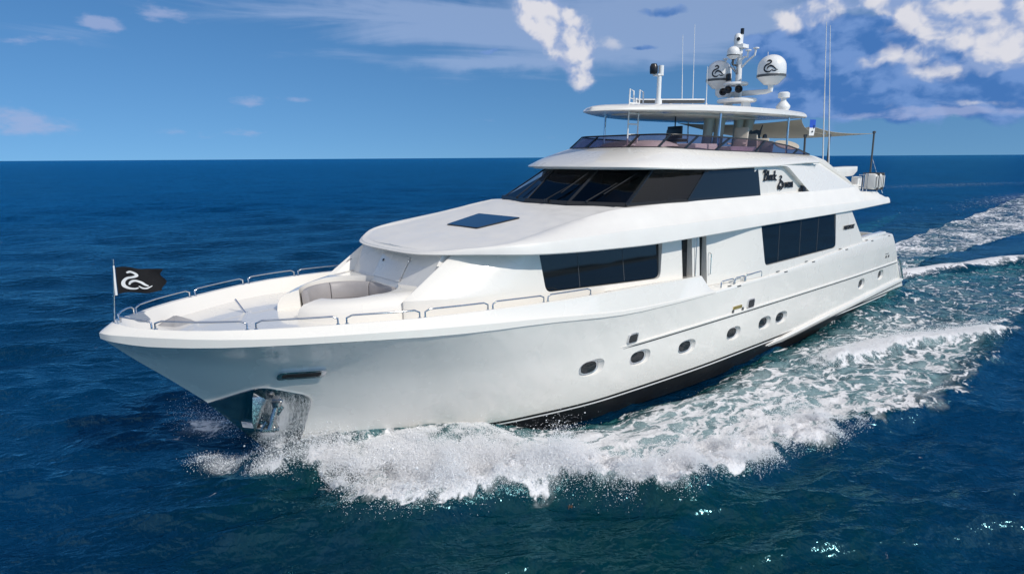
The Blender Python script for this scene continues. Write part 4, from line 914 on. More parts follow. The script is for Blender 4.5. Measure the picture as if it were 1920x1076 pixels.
# ---- aft boat deck: crane, rails
m_ = MB(); m_.prism(arc_poly([(29.9, 6.55), (29.8, 7.05), (33.9, 7.10), (33.9, 6.85), (33.4, 6.62)], .06, 3), lambda a, b: (a, -2.55, b), lambda a, b: (a, -1.9, b)); m_.tube([(32.2, -2.2, 5.6), (32.2, -2.2, 6.6)], .22, 14); m_.box((31.2, -2.4, 6.42), (.5, .3, .3)); m_.build('davit_crane', M['gel2'], yacht, 40, .04)
m_ = MB(); m_.box((31.8, -2.9, 6.1), (2.4, .4, .25)); m_.box((33.0, -2.9, 6.25), (.5, .35, .7)); m_.build('deck_box', M['gel2'], yacht, 40, .05)
m_ = MB()
for x in (33.0, 33.5, 34.9): m_.tube([(x, -3.25, 5.75), (x, -3.25, 6.75)], .03, 6)
for z in (6.1, 6.7): m_.tube([(32.4, -3.25, z), (34.9, -3.25, z)], .025, 6)
m_.build('life_raft_rack', M['steel'], yacht)
for (x, y, z0, z1) in ((34.45, -3.0, 5.9, 8.78), (29.75, -2.75, 6.1, 8.55), (34.3, 3.0, 5.9, 8.75), (27.55, -2.6, 7.4, 8.5)):
    m_ = MB(); m_.tube([(x, y, z0), (x-.06, y, z1)], .045, 10); m_.lathe([(0, 0), (.08, 0), (.08, .1), (0, .12)], (x-.06, y, z1), 10); m_.build('awning_pole', M['grey'], yacht, 40)
m_ = MB(); m_.tube([(34.42, -3.0, 7.6), (35.0, -3.5, 5.7)], .014, 5); m_.build('stay_wire', M['steel'], yacht)

# ================================================================== loose things on board
def cloth(fn, nu, nv, t, name, mat, parent):
    """thin two-sided cloth from fn(u,v)->point"""
    g = [[Vector(fn(i/nu, j/nv)) for j in range(nv+1)] for i in range(nu+1)]
    def nrm(i, j):
        a = g[min(i+1, nu)][j]-g[max(i-1, 0)][j]; b = g[i][min(j+1, nv)]-g[i][max(j-1, 0)]; return a.cross(b).normalized()
    m_ = MB(); m_.loft(g); m_.loft([[g[i][j]+nrm(i, j)*t for j in range(nv+1)] for i in range(nu+1)], flip=True)
    A = g; B = [[g[i][j]+nrm(i, j)*t for j in range(nv+1)] for i in range(nu+1)]
    m_.loft([[r[0] for r in A], [r[0] for r in B]]); m_.loft([[r[-1] for r in A], [r[-1] for r in B]]); m_.loft([A[0], B[0]]); m_.loft([A[-1], B[-1]])
    return m_.build(name, mat, parent, 60)
# bow flag: black with a white swan
bf_t = thing('bow_flag', 'black flag with a white swan emblem flying from the staff at the bow', 'flag', (.36, 0, 4.7))
FD = Vector((.90, -.42, 0)).normalized(); FN = Vector((-FD.y, FD.x, 0))
def flagp(u, v, o=0.):
    u_ = u; fr_ = 1-.06*max(0, u-.85)/.15*math.sin(9*v+1); ww = .05*u*math.sin(7.5*u+2.4*v)+.03*u*math.sin(15*u-3*v+1)
    p = Vector((.10+.012*v, 0, .04+.60*v))+FD*(.92*u_*fr_)+FN*(ww+o)+Vector((0, 0, -.06*u*u+.10*u*(.5-v)+.02*math.sin(8*u)))
    return p
cloth(flagp, 40, 18, .004, 'cloth', M['blackcloth'], bf_t)
g = MB()
for s_ in SWAN: stroke_ribbon(g, [(a*.64+.12, b*.70+.13, w*.66) for a, b, w in s_], lambda u, v, o: flagp(u, v, -.008-o), .06, .006)
g.build('swan_emblem', M['white'], bf_t, 60)
m_ = MB(); m_.tube([(.06, 0, .02), (.075, 0, .68)], .024, 8); m_.build('hoist', M['white'], bf_t)
# ensign at the stern, half furled
en = thing('ensign', 'furled starred blue flag with red and white stripes beside an awning pole', 'flag', (29.6, -2.75, 6.4))
cloth(lambda u, v: (.0-.42*u*(1-v)-.1*u+.02*math.sin(20*u), -.25*u*(1-v), .9*v), 12, 14, .006, 'cloth', M['navy'], en)
m_ = MB()
for i in range(16):
    u, v = random.uniform(.15, .95), random.uniform(.05, .7); m_.box((-.42*u*(1-v)-.1*u, -.25*u*(1-v)-.02, .9*v), (.035, .02, .035), .6)
m_.build('star', M['white'], en)
m_ = MB(); m_.tube([(-.02, -.02, .95), (-.56, -.28, 0)], .03, 6); m_.build('stripe', M['white'], en)
# pennant under the hardtop edge
pn_ = thing('pennant', 'small blue and white pennant with a black mark, hanging at the hardtop corner', 'flag', (27.45, -2.78, 8.55))
cloth(lambda u, v: (.42*u, -.06*u+.03*math.sin(6*u), .34+.36*v), 8, 5, .006, 'blue_cloth', M['blue'], pn_); cloth(lambda u, v: (.42*u*(.75+.25*v), -.06*u+.03*math.sin(6*u), .34*v), 8, 5, .006, 'white_cloth', M['white'], pn_)
m_ = MB(); m_.box((.33, -.07, .38), (.14, .02, .16)); m_.box((.2, -.06, .18), (.08, .02, .06)); m_.box((.34, -.07, .24), (.03, .02, .16)); m_.build('mark', M['black'], pn_)
# shade sails
def sail(name, lab, A, B, C, D, sag, scal):
    t = thing(name, lab, 'awning', tuple(A), 'shade sails over the boat deck')
    A0_ = Vector(A)
    def f(u, v):
        a = Vector(A)*(1-u)*(1-v)+Vector(B)*u*(1-v)+Vector(C)*u*v+Vector(D)*(1-u)*v
        eu, ev = 4*u*(1-u), 4*v*(1-v); ctr = (Vector(A)+Vector(B)+Vector(C)+Vector(D))/4
        a = a+(ctr-a)*(scal*(ev*abs(2*u-1)**1.5+eu*abs(2*v-1)**1.5)); a.z -= sag*(eu*.5+ev*.5)
        return a-A0_
    cloth(f, 22, 22, .012, 'cloth', M['sail'], t)
    m_ = MB()
    for q in (A, B, C, D):
        q = Vector(q)-A0_; m_.tube([q, q*1.0+Vector((0, 0, .06))], .03, 6)
    m_.build('corner_ring', M['steel'], t); return t
sail('awning', 'beige shade sail stretched under the aft edge of the hardtop', (26.9, -2.65, 9.25), (24.6, 2.2, 9.22), (30.4, 2.6, 8.74), (29.5, -2.6, 8.66), .22, .10)
sail('awning', 'beige shade sail reaching aft to the outermost pole', (29.5, -2.0, 9.05), (30.5, 2.6, 8.9), (34.3, 2.9, 8.72), (34.45, -3.0, 8.77), .22, .13)
# life raft canister
lr = thing('life_raft', 'white ribbed life raft canister strapped in a steel rack at the upper deck edge', 'life raft', (33.95, -3.32, 5.86))
m_ = MB(); m_.box((.05, 0, .48), (1.05, .66, .80)); m_.build('canister', M['gel2'], lr, 40, .14)
m_ = MB()
for dx in (-.42, -.2, .02, .24, .46): m_.box((dx+.05, -.37, .48), (.09, .04, .60))
m_.build('rib', M['gel2'], lr, 40, .015)
for dx in (-.28, .34): MB().box((dx+.05, 0, .48), (.05, .80, .88)).build('strap', M['grey'], lr)
# canvas covered gear on the foredeck
def cover(name, lab, c, sx, sy, h, rz):
    t = thing(name, lab, 'cover', c, 'canvas covers on the foredeck'); m_ = MB(); rr_ = []
    for k, z in ((1.0, 0), (.98, h*.35), (.8, h*.62), (.42, h*.86), (.08, h)):
        rr_.append([Matrix.Rotation(rz, 3, 'Z') @ Vector((sx*k*math.copysign(abs(math.cos(a))**.6, math.cos(a)), sy*k*math.copysign(abs(math.sin(a))**.6, math.sin(a)), z+.02*math.sin(5*a))) for a in (2*math.pi*q/28 for q in range(28))])
    m_.loft(rr_, True, True, True); m_.build('canvas', M['canvas'], t, 50)
    m_ = MB(); m_.tube([rr_[i][3]+Vector((0, 0, .008)) for i in range(5)], .012, 5); m_.build('seam', M['cush'], t); return t
cover('gear_cover', 'grey canvas cover over deck gear just inside the bow rail', (1.75, .95, 2.96), .70, .70, .86, .5)
# flybridge loose chairs, cat ornament
def lounge_chair(lab, c, rz, mat):
    t = thing('deck_chair', lab, 'chair', c, 'chairs on the flybridge'); t.rotation_euler = (0, 0, rz)
    m_ = MB(); m_.box((0, 0, .42), (.62, .60, .13)); m_.build('seat', mat, t, 40, .05)
    m_ = MB(); m_.box((.36, 0, .76), (.12, .58, .66), M=Matrix.Rotation(R(16), 3, 'Y')); m_.build('backrest', mat, t, 40, .05)
    for sx in (-.25, .25):
        for sy in (-.25, .25):
            m_ = MB(); m_.tube([(sx, sy, 0), (sx, sy, .37)], .025, 6); m_.build('leg', M['steel'], t)
    return t
lounge_chair('cream padded chair with a straight backrest standing on the flybridge', (24.4, -2.1, 7.33), .3, M['cushl'])
lounge_chair('grey padded low chair standing on the flybridge close to the side glass', (24.0, -2.45, 7.20), .1, M['cush'])
tb = thing('round_table', 'pale round table top tilted up at the aft end of the flybridge', 'table', (26.6, -2.2, 7.33))
m_ = MB(); m_.lathe([(0, 0), (.52, 0), (.54, .03), (.52, .06), (0, .06)], (0, 0, .78), 28, Matrix.Rotation(R(18), 3, 'X') @ Matrix.Rotation(R(-12), 3, 'Y')); m_.build('table_top', M['cushl'], tb, 40)
m_ = MB(); m_.tube([(0, 0, 0), (0, 0, .78)], .05, 8); m_.lathe([(0, 0), (.26, 0), (.26, .03), (0, .04)], (0, 0, 0), 16); m_.build('pedestal', M['steel'], tb, 40)
sb = thing('sun_bed', 'cream padded sun bed with a raised head standing behind the helm chair', 'sun bed', (24.9, -1.5, 7.33))
m_ = MB(); m_.box((.2, 0, .5), (1.2, .75, .16)); m_.build('mattress', M['cushl'], sb, 40, .05)
m_ = MB(); m_.box((-.30, 0, .92), (.10, .75, .70), M=Matrix.Rotation(R(-8), 3, 'Y')); m_.build('backrest', M['cushl'], sb, 40, .04)
m_ = MB(); m_.box((.2, 0, .22), (1.1, .7, .42)); m_.build('base', M['gel2'], sb, 40, .03)
ct = thing('cat_ornament', 'black cutout of a cat with arched back and raised tail on a stand', 'ornament', (25.0, -1.55, 8.30))
CAT = [(-.34, .10), (-.30, .0), (-.24, .02), (-.22, .14), (-.12, .22), (-.02, .22), (.12, .14), (.16, .0), (.24, .0), (.22, .14), (.26, .30), (.28, .52), (.34, .78), (.30, .80), (.22, .54), (.18, .46), (.04, .52), (-.10, .46), (-.18, .42), (-.24, .52), (-.28, .44), (-.36, .46), (-.40, .34), (-.34, .26), (-.30, .20)]
m_ = MB(); cdv = Vector((.78, -.62, 0)); cnv = Vector((.62, .78, 0))
m_.prism(CAT, lambda a, b: cdv*a*.9+Vector((0, 0, .12+b*.72)), lambda a, b: cdv*a*.9+cnv*.03+Vector((0, 0, .12+b*.72))); m_.build('cat', M['black'], ct)
m_ = MB(); m_.tube([-cdv*.4+Vector((0, 0, .1)), cdv*.35+Vector((0, 0, .1))], .03, 6); m_.lathe([(0, -.03), (.15, -.03), (.15, .03), (0, .03)], cdv*.42+Vector((0, 0, .16)), 16, Matrix.Rotation(R(90), 3, 'X')); m_.tube([(0, 0, .1), (0, 0, -1.0)], .04, 6); m_.build('stand', M['black'], ct)

# ================================================================== the sea
def axis(lo, hi, d, g, far):
    core = np.arange(lo, hi+d*.5, d); out = []
    x, st = core[-1], d
    while x < far: st *= g; x += st; out.append(x)
    inn = []; x, st = core[0], d
    while x > -far: st *= g; x -= st; inn.append(x)
    return np.concatenate([np.array(inn[::-1]), core, np.array(out)])
def vnoise(x, y, seed=0):
    xi = np.floor(x).astype(np.int64); yi = np.floor(y).astype(np.int64); fx = x-xi; fy = y-yi
    def h(a, b):
        q = (a*374761393+b*668265263+seed*1442695041) & 0x7fffffff; q = ((q ^ (q >> 13))*1274126177) & 0x7fffffff; return ((q ^ (q >> 16)) & 0xffff)/65535.
    ux = fx*fx*(3-2*fx); uy = fy*fy*(3-2*fy)
    return (h(xi, yi)*(1-ux)+h(xi+1, yi)*ux)*(1-uy)+(h(xi, yi+1)*(1-ux)+h(xi+1, yi+1)*ux)*uy
def fbm(x, y, o=4, seed=0, gain=.5):
    t = 0; a = 1; n = 0
    for k in range(o):
        t = t+a*vnoise(x*2**k+17.3*k, y*2**k-9.1*k, seed+k); n += a; a *= gain
    return t/n
def seg_field(X, Y, pts):
    """distance to a polyline, side (positive to the right of travel) and position along it 0..1"""
    best = np.full(X.shape, 1e9); side = np.zeros(X.shape); al = np.zeros(X.shape)
    P = np.array(pts, float); L = np.concatenate([[0], np.cumsum(np.hypot(*np.diff(P, axis=0).T))])
    for i in range(len(P)-1):
        dx, dy = P[i+1]-P[i]; l2 = dx*dx+dy*dy
        t = np.clip(((X-P[i, 0])*dx+(Y-P[i, 1])*dy)/l2, 0, 1); ex = X-P[i, 0]-t*dx; ey = Y-P[i, 1]-t*dy
        d = np.hypot(ex, ey); m = d < best
        best = np.where(m, d, best); side = np.where(m, np.sign(ey*dx-ex*dy), side); al = np.where(m, (L[i]+t*np.sqrt(l2)), al)
    return best, side, al
def inside(X, Y, poly):
    r = np.zeros(X.shape, bool); n = len(poly)
    for i in range(n):
        x1, y1 = poly[i]; x2, y2 = poly[(i+1) % n]
        c = (y1 > Y) != (y2 > Y); xx = (x2-x1)*(Y-y1)/((y2-y1) if y2 != y1 else 1e-9)+x1
        r ^= c & (X < xx)
    return r
sstep = lambda a, b, x: (lambda t: t*t*(3-2*t))(np.clip((x-a)/(b-a), 0, 1))
gx = axis(-3, 24, .07, 1.022, 26000); gy = axis(-16, .5, .07, 1.022, 26000)
NX, NY = len(gx), len(gy)
X, Y = np.meshgrid(gx, gy, indexing='ij')
DXY = np.maximum(np.gradient(gx)[:, None], np.gradient(gy)[None, :])
Z = np.zeros(X.shape); OX = np.zeros(X.shape); OY = np.zeros(X.shape)
wr = np.random.default_rng(21)
for i in range(110):
    lam = math.exp(wr.uniform(math.log(.30), math.log(13))); th = R(238)+wr.normal(0, .60 if lam < 1.2 else .45); k = 2*math.pi/lam
    s = .050 if lam < 1.4 else .050*(1.4/lam)**.55
    a = s/k; ph = wr.uniform(0, 6.283); w = np.clip((lam/DXY-2.4)/2.2, 0, 1)
    if not w.any(): continue
    arg = k*(X*math.cos(th)+Y*math.sin(th))+ph; c = np.cos(arg); sn = np.sin(arg)
    Z += w*a*c; OX -= w*a*.6*math.cos(th)*sn; OY -= w*a*.6*math.sin(th)*sn
# --- the yacht's own waves and foam, on the part of the sea around it
ix = np.where((gx > -4) & (gx < 300))[0]; iy = np.where((gy > -40) & (gy < 80))[0]
S = np.ix_(ix, iy); x, y = X[S], Y[S]
FRONT = [(3.9, -2.6), (4.15, -3.75), (4.9, -4.4), (6.1, -4.85), (7.4, -5.45), (8.5, -6.1), (9.2, -7.2), (10.0, -8.3), (10.9, -8.2), (11.8, -8.35), (13.3, -8.7), (14.7, -8.65), (16.0, -9.3), (16.9, -8.9), (18.5, -9.9), (19.9, -10.2), (23.6, -10.7), (27, -10.6), (34, -10.2), (44, -10.4), (60, -12)]
wl = pch([(3.4, .0), (4.2, .45), (6, 1.25), (8, 2.0), (10, 2.68), (13.4, 3.33), (20, 3.64), (30, 3.65), (39, 3.45), (39.6, 3.3)])
hb = np.interp(gx, np.linspace(3.4, 39.6, 200), [wl(q) for q in np.linspace(3.4, 39.6, 200)], left=-1, right=-1)[ix][:, None]+0*x
dh = np.where(hb > 0, np.abs(y)-hb, np.hypot(np.where(x < 20, x-3.4, x-39.6), np.maximum(0, np.abs(y)-np.where(x > 20, 3.3, 0))))
ay = np.where(y > 0, -y, y)                         # the far bow wave mirrors the near one
df, sd, al = seg_field(x, ay, FRONT)
ins = df*np.where(sd > 0, 1, -1)                    # positive on the hull side of the crest
far_ = np.where(y > 0, .8, 1.)
nz = fbm(x*1.1, y*1.1, 5, 3, .55); nz2 = fbm(x*.45+5, y*.45, 4, 9)
ins_n = ins+(nz-.5)*1.3+(nz2-.5)*1.0
A = np.interp(al, [0, 1.2, 4, 7, 10, 13, 17, 22, 32, 55], [.15, .42, .55, .52, .40, .30, .22, .16, .10, .03])
ridge = A*np.where(ins > 0, np.exp(-(ins/1.25)**2)+.25*np.exp(-(ins-2.2)**2/3), np.exp(-(ins/.45)**2))
zcon = np.interp(gx, [2.5, 3.4, 4.2, 6, 8, 9.2, 10.3, 12, 14, 17, 20, 25, 30, 36, 39.5, 43], [0, .35, .62, .80, .70, .45, .05, -.20, -.38, -.42, -.34, -.12, .12, .38, .44, .2])[ix][:, None]
con = zcon*np.exp(-np.maximum(dh, 0)**2/.9)
lump_w = np.clip(np.exp(-(np.maximum(ins-.5, 0)/1.5)**2)*sstep(-.5, .2, ins)*np.interp(al, [0, 2, 12, 22, 40], [.7, 1, .8, .35, .1]), 0, 1)
lump = (np.abs(fbm(x*1.9, y*1.9, 5, 31, .58)-.5)*2)*.42*lump_w+(fbm(x*5, y*5, 3, 77)-.5)*.12*lump_w
CREST = [(22.6, -6.0), (23.8, -6.3), (26.1, -6.9), (28.3, -7.4), (29.8, -8.2), (31, -8.7), (32.6, -9.5), (36, -10.2)]
dc, sc_, alc = seg_field(x, y, CREST)
ic = dc*np.where(sc_ > 0, 1, -1); cw = np.interp(alc, [0, 1.5, 7, 11, 14], [.1, 1, 1, .8, .1])
crest = .34*cw*np.where(ic > 0, np.exp(-(ic/1.2)**2), np.exp(-(ic/.4)**2)); clump = np.abs(fbm(x*1.7, y*1.7, 4, 55)-.5)*.5*cw*np.exp(-(dc/.7)**2)
LINE = [(44.5, -1.2), (48, -1.7), (52, -2.6), (56, -4.2), (60, -6), (75, -11), (100, -18)]
dl, sl, all_ = seg_field(x, y, LINE); lw = np.interp(all_, [0, 2, 30, 60], [.2, 1, .8, .3])
line = .45*lw*np.exp(-(dl/1.0)**2)
rough = (fbm(x*.55, y*.55, 4, 12)-.5)
WAKE = [(39.5, -3.4), (45, -1.2), (58, -.2), (80, -1), (150, -1), (300, -4), (300, 26), (150, 12.5), (106, 8.2), (79, 6.2), (58, 4.2), (45, 4), (39.5, 3.4)]
wk = inside(x, y, WAKE)
WASH = [(5, -.8), (10.7, -3.0), (15.4, -3.9), (23, -3.7), (30, -3.5), (39.5, -3.3), (46, -2.2), (60, -7), (110, -18), (110, -26), (60, -12), (44, -10.4)]+[p for p in reversed(FRONT[2:-2])]
ws = inside(x, ay, WASH)
# foam density 0..1
front = np.clip(np.exp(-(np.maximum(ins_n-.9, 0)/1.25)**2)*sstep(-.35, .25, ins_n), 0, 1)*np.interp(al, [0, .6, 2, 12, 18, 24, 30, 45], [.15, .5, .9, .86, .58, .40, .22, .04])*far_
near = sstep(-.2, 1.5, dh); lane = np.exp(-((dh-.4)/.9)**2)
wash = ws*(.24+.36*near*np.exp(-(x-9)/26.)+.20*(nz2-.4))*np.interp(gx, [4, 6, 30, 44, 62, 110], [.7, 1, .95, .85, .6, 0])[ix][:, None]*sstep(-.2, 1.2, ins)
wash = wash*(1-.20*lane*(x > 11))
wakef = wk*(.44+.7*(nz2-.45)+.25*(nz-.5))*np.interp(gx, [38, 41, 60, 110, 200, 300], [.5, 1, .95, .8, .55, 0])[ix][:, None]
lines = lw*np.exp(-((dl+(nz-.5)*.9)/.8)**2)*.9; crf = cw*np.where(ic > 0, np.exp(-(ic/1.1)**2), np.exp(-(ic/.35)**2))*.98
def patch(px, py, rx, ry, w, ang=0.):
    c, s_ = math.cos(ang), math.sin(ang); u = (x-px)*c+(y-py)*s_; v = -(x-px)*s_+(y-py)*c
    return w*np.exp(-(u/rx)**2-(v/ry)**2)
spots = patch(2.45, .75, .62, .34, .62, -.9)+patch(3.25, -.62, .48, .28, .62, -.6)+patch(4.5, -1.35, .75, .32, .78, -.5)+patch(3.7, -.2, .5, .3, .5)+patch(3.0, 3.9, .8, .8, .55)+patch(205, 38, 60, 12, .24, -.30)+patch(150, 13, 50, 6, .28, 0)
foam = np.clip(np.maximum.reduce([front, wash, wakef, lines, crf, spots]), 0, 1)
aer_upwell = np.clip(.85*ws*sstep(-.5, 1.5, ins)+.8*wk+.7*front+.8*np.exp(-(dl/2.5)**2)*lw+.55*np.exp(-((x-7)/9)**2-((y+9.5)/6)**2)+.35*np.exp(-((x-4)/3)**2-((y+1)/3)**2), 0, 1)  # broad gaussian paints the teal of upwelling light into the near water
calm = 1-.45*ws-.3*wk
Z[S] = Z[S]*calm+ridge*far_+con+lump*far_+crest+clump+line+rough*(.22*ws*(x < 40)+.5*wk)+.10*front*(nz-.5)
W2 = np.zeros(X.shape); W2[S] = foam; W3 = np.zeros(X.shape); W3[S] = aer_upwell
ZT = Z+SEA
co = np.empty((NX*NY, 3), np.float32); co[:, 0] = (X+OX).ravel(); co[:, 1] = (Y+OY).ravel(); co[:, 2] = ZT.ravel()
ii = np.arange((NX-1)*NY).reshape(NX-1, NY)[:, :-1].ravel()
quads = np.stack([ii, ii+NY, ii+NY+1, ii+1], 1).astype(np.int32)
me = bpy.data.meshes.new('water'); me.vertices.add(NX*NY); me.vertices.foreach_set('co', co.ravel())
me.loops.add(quads.size); me.loops.foreach_set('vertex_index', quads.ravel()); me.polygons.add(len(quads))
me.polygons.foreach_set('loop_start', np.arange(0, quads.size, 4, dtype=np.int32)); me.polygons.foreach_set('loop_total', np.full(len(quads), 4, np.int32))
me.update(calc_edges=True); me.shade_smooth()
for nm, arr in (('foam', W2), ('aer_upwell', W3)):
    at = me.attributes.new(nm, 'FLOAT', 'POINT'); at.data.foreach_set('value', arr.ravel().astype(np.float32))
water = bpy.data.objects.new('water', me); col.objects.link(water); water['kind'] = 'structure'; water['label'] = 'deep blue rippled sea with the white wake of the yacht'
def water_mat():
    m = bpy.data.materials.new('sea_water'); m.use_nodes = True; t = NT(m.node_tree)
    pos = t.n('ShaderNodeTexCoord').outputs['Object']; px, py, pz = t.sep(pos); p = t.xyz(px, py, 0)
    fa = t.n('ShaderNodeAttribute', attribute_name='foam').outputs['Fac']; ae = t.n('ShaderNodeAttribute', attribute_name='aer_upwell').outputs['Fac']
    # lace pattern
    wn = t.n('ShaderNodeTexNoise', noise_dimensions='2D'); t.put(wn.inputs['Vector'], p); t.put(wn.inputs['Scale'], .9); t.put(wn.inputs['Detail'], 4)
    q = t.v('ADD', p, t.v('SCALE', t.v('SUBTRACT', wn.outputs['Color'], (.5, .5, .5)), sc_=1.1))
    q = t.v('MULTIPLY', q, (.62, 1.0, 1.0))
    q = t.v('MULTIPLY', q, (.72, 1.0, 1.0))
    def edge(sc_):
        nd = t.n('ShaderNodeTexVoronoi', feature='DISTANCE_TO_EDGE', voronoi_dimensions='2D'); t.put(nd.inputs['Vector'], q); t.put(nd.inputs['Scale'], sc_); return nd.outputs['Distance']
    e1, e2 = edge(2.1), edge(5.2)
    n1 = t.noise(q, 1.9, 7, .64); n2 = t.noise(p, 7., 4, .6)
    thr = t.m('ADD', t.m('ADD', t.m('MULTIPLY', t.m('MINIMUM', e1, .42), .72), t.m('MULTIPLY', t.m('MINIMUM', e2, .40), .42)), t.m('MULTIPLY', t.m('SUBTRACT', n1, .34), 1.05))
    thr = t.m('ADD', thr, t.m('MULTIPLY', t.m('SUBTRACT', n2, .5), .35))
    thr = t.m('ADD', thr, .13)
    f = t.rng(t.m('SUBTRACT', fa, thr), -.13, .15)
    milk = t.m('MULTIPLY', t.rng(t.m('ADD', fa, t.m('MULTIPLY', t.m('SUBTRACT', n1, .5), .8)), .22, .95), .52)
    f = t.m('MAXIMUM', f, milk)
    # thin wind streaks of foam and sparkle far from the boat stay off; ripples as bump
    qs = t.v('MULTIPLY', p, (1.0, .75, 1))
    r1 = t.noise(qs, 1.6, 4, .55, .4); r2 = t.noise(qs, 6.5, 2, .55, .3); r3 = t.noise(qs, .28, 2, .5); r4 = t.noise(p, .045, 3, .5)
    hgt = t.m('ADD', t.m('ADD', t.m('MULTIPLY', r1, .06), t.m('MULTIPLY', r2, .040)), t.m('MULTIPLY', r3, .07))
    fh = t.m('MULTIPLY', t.noise(p, 6., 5, .70), .11)
    # short sharp-crested wavelets lying across the wind
    vr = t.n('ShaderNodeVectorRotate', rotation_type='Z_AXIS'); t.put(vr.inputs['Vector'], p); vr.inputs['Angle'].default_value = -R(238)
    qr = t.v('MULTIPLY', vr.outputs[0], (1.0, .42, 1.0))
    rg = t.m('SUBTRACT', 1.0, t.m('MULTIPLY', t.m('ABSOLUTE', t.m('SUBTRACT', t.noise(qr, 1.05, 3, .5, .25), .5)), 3.2)); rg2 = t.m('SUBTRACT', 1.0, t.m('MULTIPLY', t.m('ABSOLUTE', t.m('SUBTRACT', t.noise(qr, 2.9, 2, .5, .2), .5)), 3.2))
    hgt = t.m('ADD', hgt, t.m('ADD', t.m('MULTIPLY', rg, .075), t.m('MULTIPLY', rg2, .017)))
    hgt = t.m('ADD', t.m('MULTIPLY', hgt, t.m('SUBTRACT', 1.0, t.m('MULTIPLY', fa, .7))), t.m('MULTIPLY', fh, t.m('MULTIPLY', fa, 1.4)))
    # ripples too fine for the mesh, as slopes: stronger away from the yacht where the mesh is coarse
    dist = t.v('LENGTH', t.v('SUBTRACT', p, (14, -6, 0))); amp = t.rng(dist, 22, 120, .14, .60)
    def slope(sc_, det): 
        nd = t.n('ShaderNodeTexNoise', noise_dimensions='2D'); t.put(nd.inputs['Vector'], qs); t.put(nd.inputs['Scale'], sc_); t.put(nd.inputs['Detail'], det); t.put(nd.inputs['Roughness'], .6); return t.v('SUBTRACT', nd.outputs['Color'], (.5, .5, .5))
    sl = t.v('ADD', t.v('SCALE', slope(.9, 5), sc_=1.0), t.v('SCALE', slope(.16, 3), sc_=.55))
    sx, sy, _ = t.sep(t.v('SCALE', sl, sc_=t.m('MULTIPLY', amp, t.m('SUBTRACT', 1.0, f))))
    nrm = t.n('ShaderNodeNewGeometry').outputs['Normal']
    nrm = t.v('NORMALIZE', t.v('ADD', nrm, t.xyz(sx, sy, 0)))
    bp = t.n('ShaderNodeBump'); t.put(bp.inputs['Strength'], .9); t.put(bp.inputs['Distance'], 1.0); t.put(bp.inputs['Height'], hgt); t.put(bp.inputs['Normal'], nrm)
    deep = t.mix(t.rng(r4, .35, .68), WCOL_A, WCOL_B)
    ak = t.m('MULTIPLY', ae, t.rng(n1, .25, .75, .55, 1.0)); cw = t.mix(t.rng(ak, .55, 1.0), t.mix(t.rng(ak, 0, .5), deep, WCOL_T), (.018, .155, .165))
    w = t.n('ShaderNodeBsdfPrincipled'); t.put(w.inputs['Base Color'], cw); t.put(w.inputs['Roughness'], .085); w.subsurface_method = 'BURLEY'; t.put(w.inputs['Subsurface Weight'], .6); t.put(w.inputs['Subsurface Radius'], (1, 1, 1)); t.put(w.inputs['Subsurface Scale'], 3.0); t.put(w.inputs['IOR'], 1.333); t.put(w.inputs['Specular IOR Level'], 0.0); t.nt.links.new(bp.outputs[0], w.inputs['Normal'])
    gl = t.n('ShaderNodeBsdfGlossy'); t.put(gl.inputs['Color'], t.mix(t.rng(dist, 14, 110), (.34, .76, .88), (.09, .44, .66))); t.put(gl.inputs['Roughness'], .15); t.nt.links.new(bp.outputs[0], gl.inputs['Normal'])  # sky reflection painted dimmer and bluer with distance through the gloss colour
    fz = t.n('ShaderNodeFresnel'); t.put(fz.inputs[0], 1.48); t.nt.links.new(bp.outputs[0], fz.inputs['Normal'])
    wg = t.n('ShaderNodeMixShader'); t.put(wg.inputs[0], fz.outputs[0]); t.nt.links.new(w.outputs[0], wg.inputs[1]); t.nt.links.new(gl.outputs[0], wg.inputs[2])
    fo = t.n('ShaderNodeBsdfPrincipled'); t.put(fo.inputs['Base Color'], (.79, .79, .81)); t.put(fo.inputs['Roughness'], .75); t.put(fo.inputs['Specular IOR Level'], .25); t.nt.links.new(bp.outputs[0], fo.inputs['Normal'])
    mx = t.n('ShaderNodeMixShader'); t.put(mx.inputs[0], f); t.nt.links.new(wg.outputs[0], mx.inputs[1]); t.nt.links.new(fo.outputs[0], mx.inputs[2])
    o = t.n('ShaderNodeOutputMaterial'); t.nt.links.new(mx.outputs[0], o.inputs[0]); return m
WCOL_A, WCOL_B, WCOL_T = (.0002, .015, .042), (.0003, .027, .078), (.0004, .026, .033)
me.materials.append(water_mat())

# ---- flying spray: droplets thrown out by the bow (far too many to count), a cloud of tiny spheres
def spray_mat():
    m = bpy.data.materials.new('spray_water'); m.use_nodes = True; t = NT(m.node_tree)
    d = t.n('ShaderNodeBsdfDiffuse'); t.put(d.inputs[0], (.93, .935, .95)); tr = t.n('ShaderNodeBsdfTranslucent'); t.put(tr.inputs[0], (.93, .935, .95)); g = t.n('ShaderNodeBsdfGlossy'); t.put(g.inputs['Roughness'], .2)
    a = t.n('ShaderNodeMixShader'); t.put(a.inputs[0], .35); t.nt.links.new(d.outputs[0], a.inputs[1]); t.nt.links.new(tr.outputs[0], a.inputs[2])
    b = t.n('ShaderNodeMixShader'); t.put(b.inputs[0], .05); t.nt.links.new(a.outputs[0], b.inputs[1]); t.nt.links.new(g.outputs[0], b.inputs[2])
    o = t.n('ShaderNodeOutputMaterial'); t.nt.links.new(b.outputs[0], o.inputs[0]); return m
M['spray'] = spray_mat()
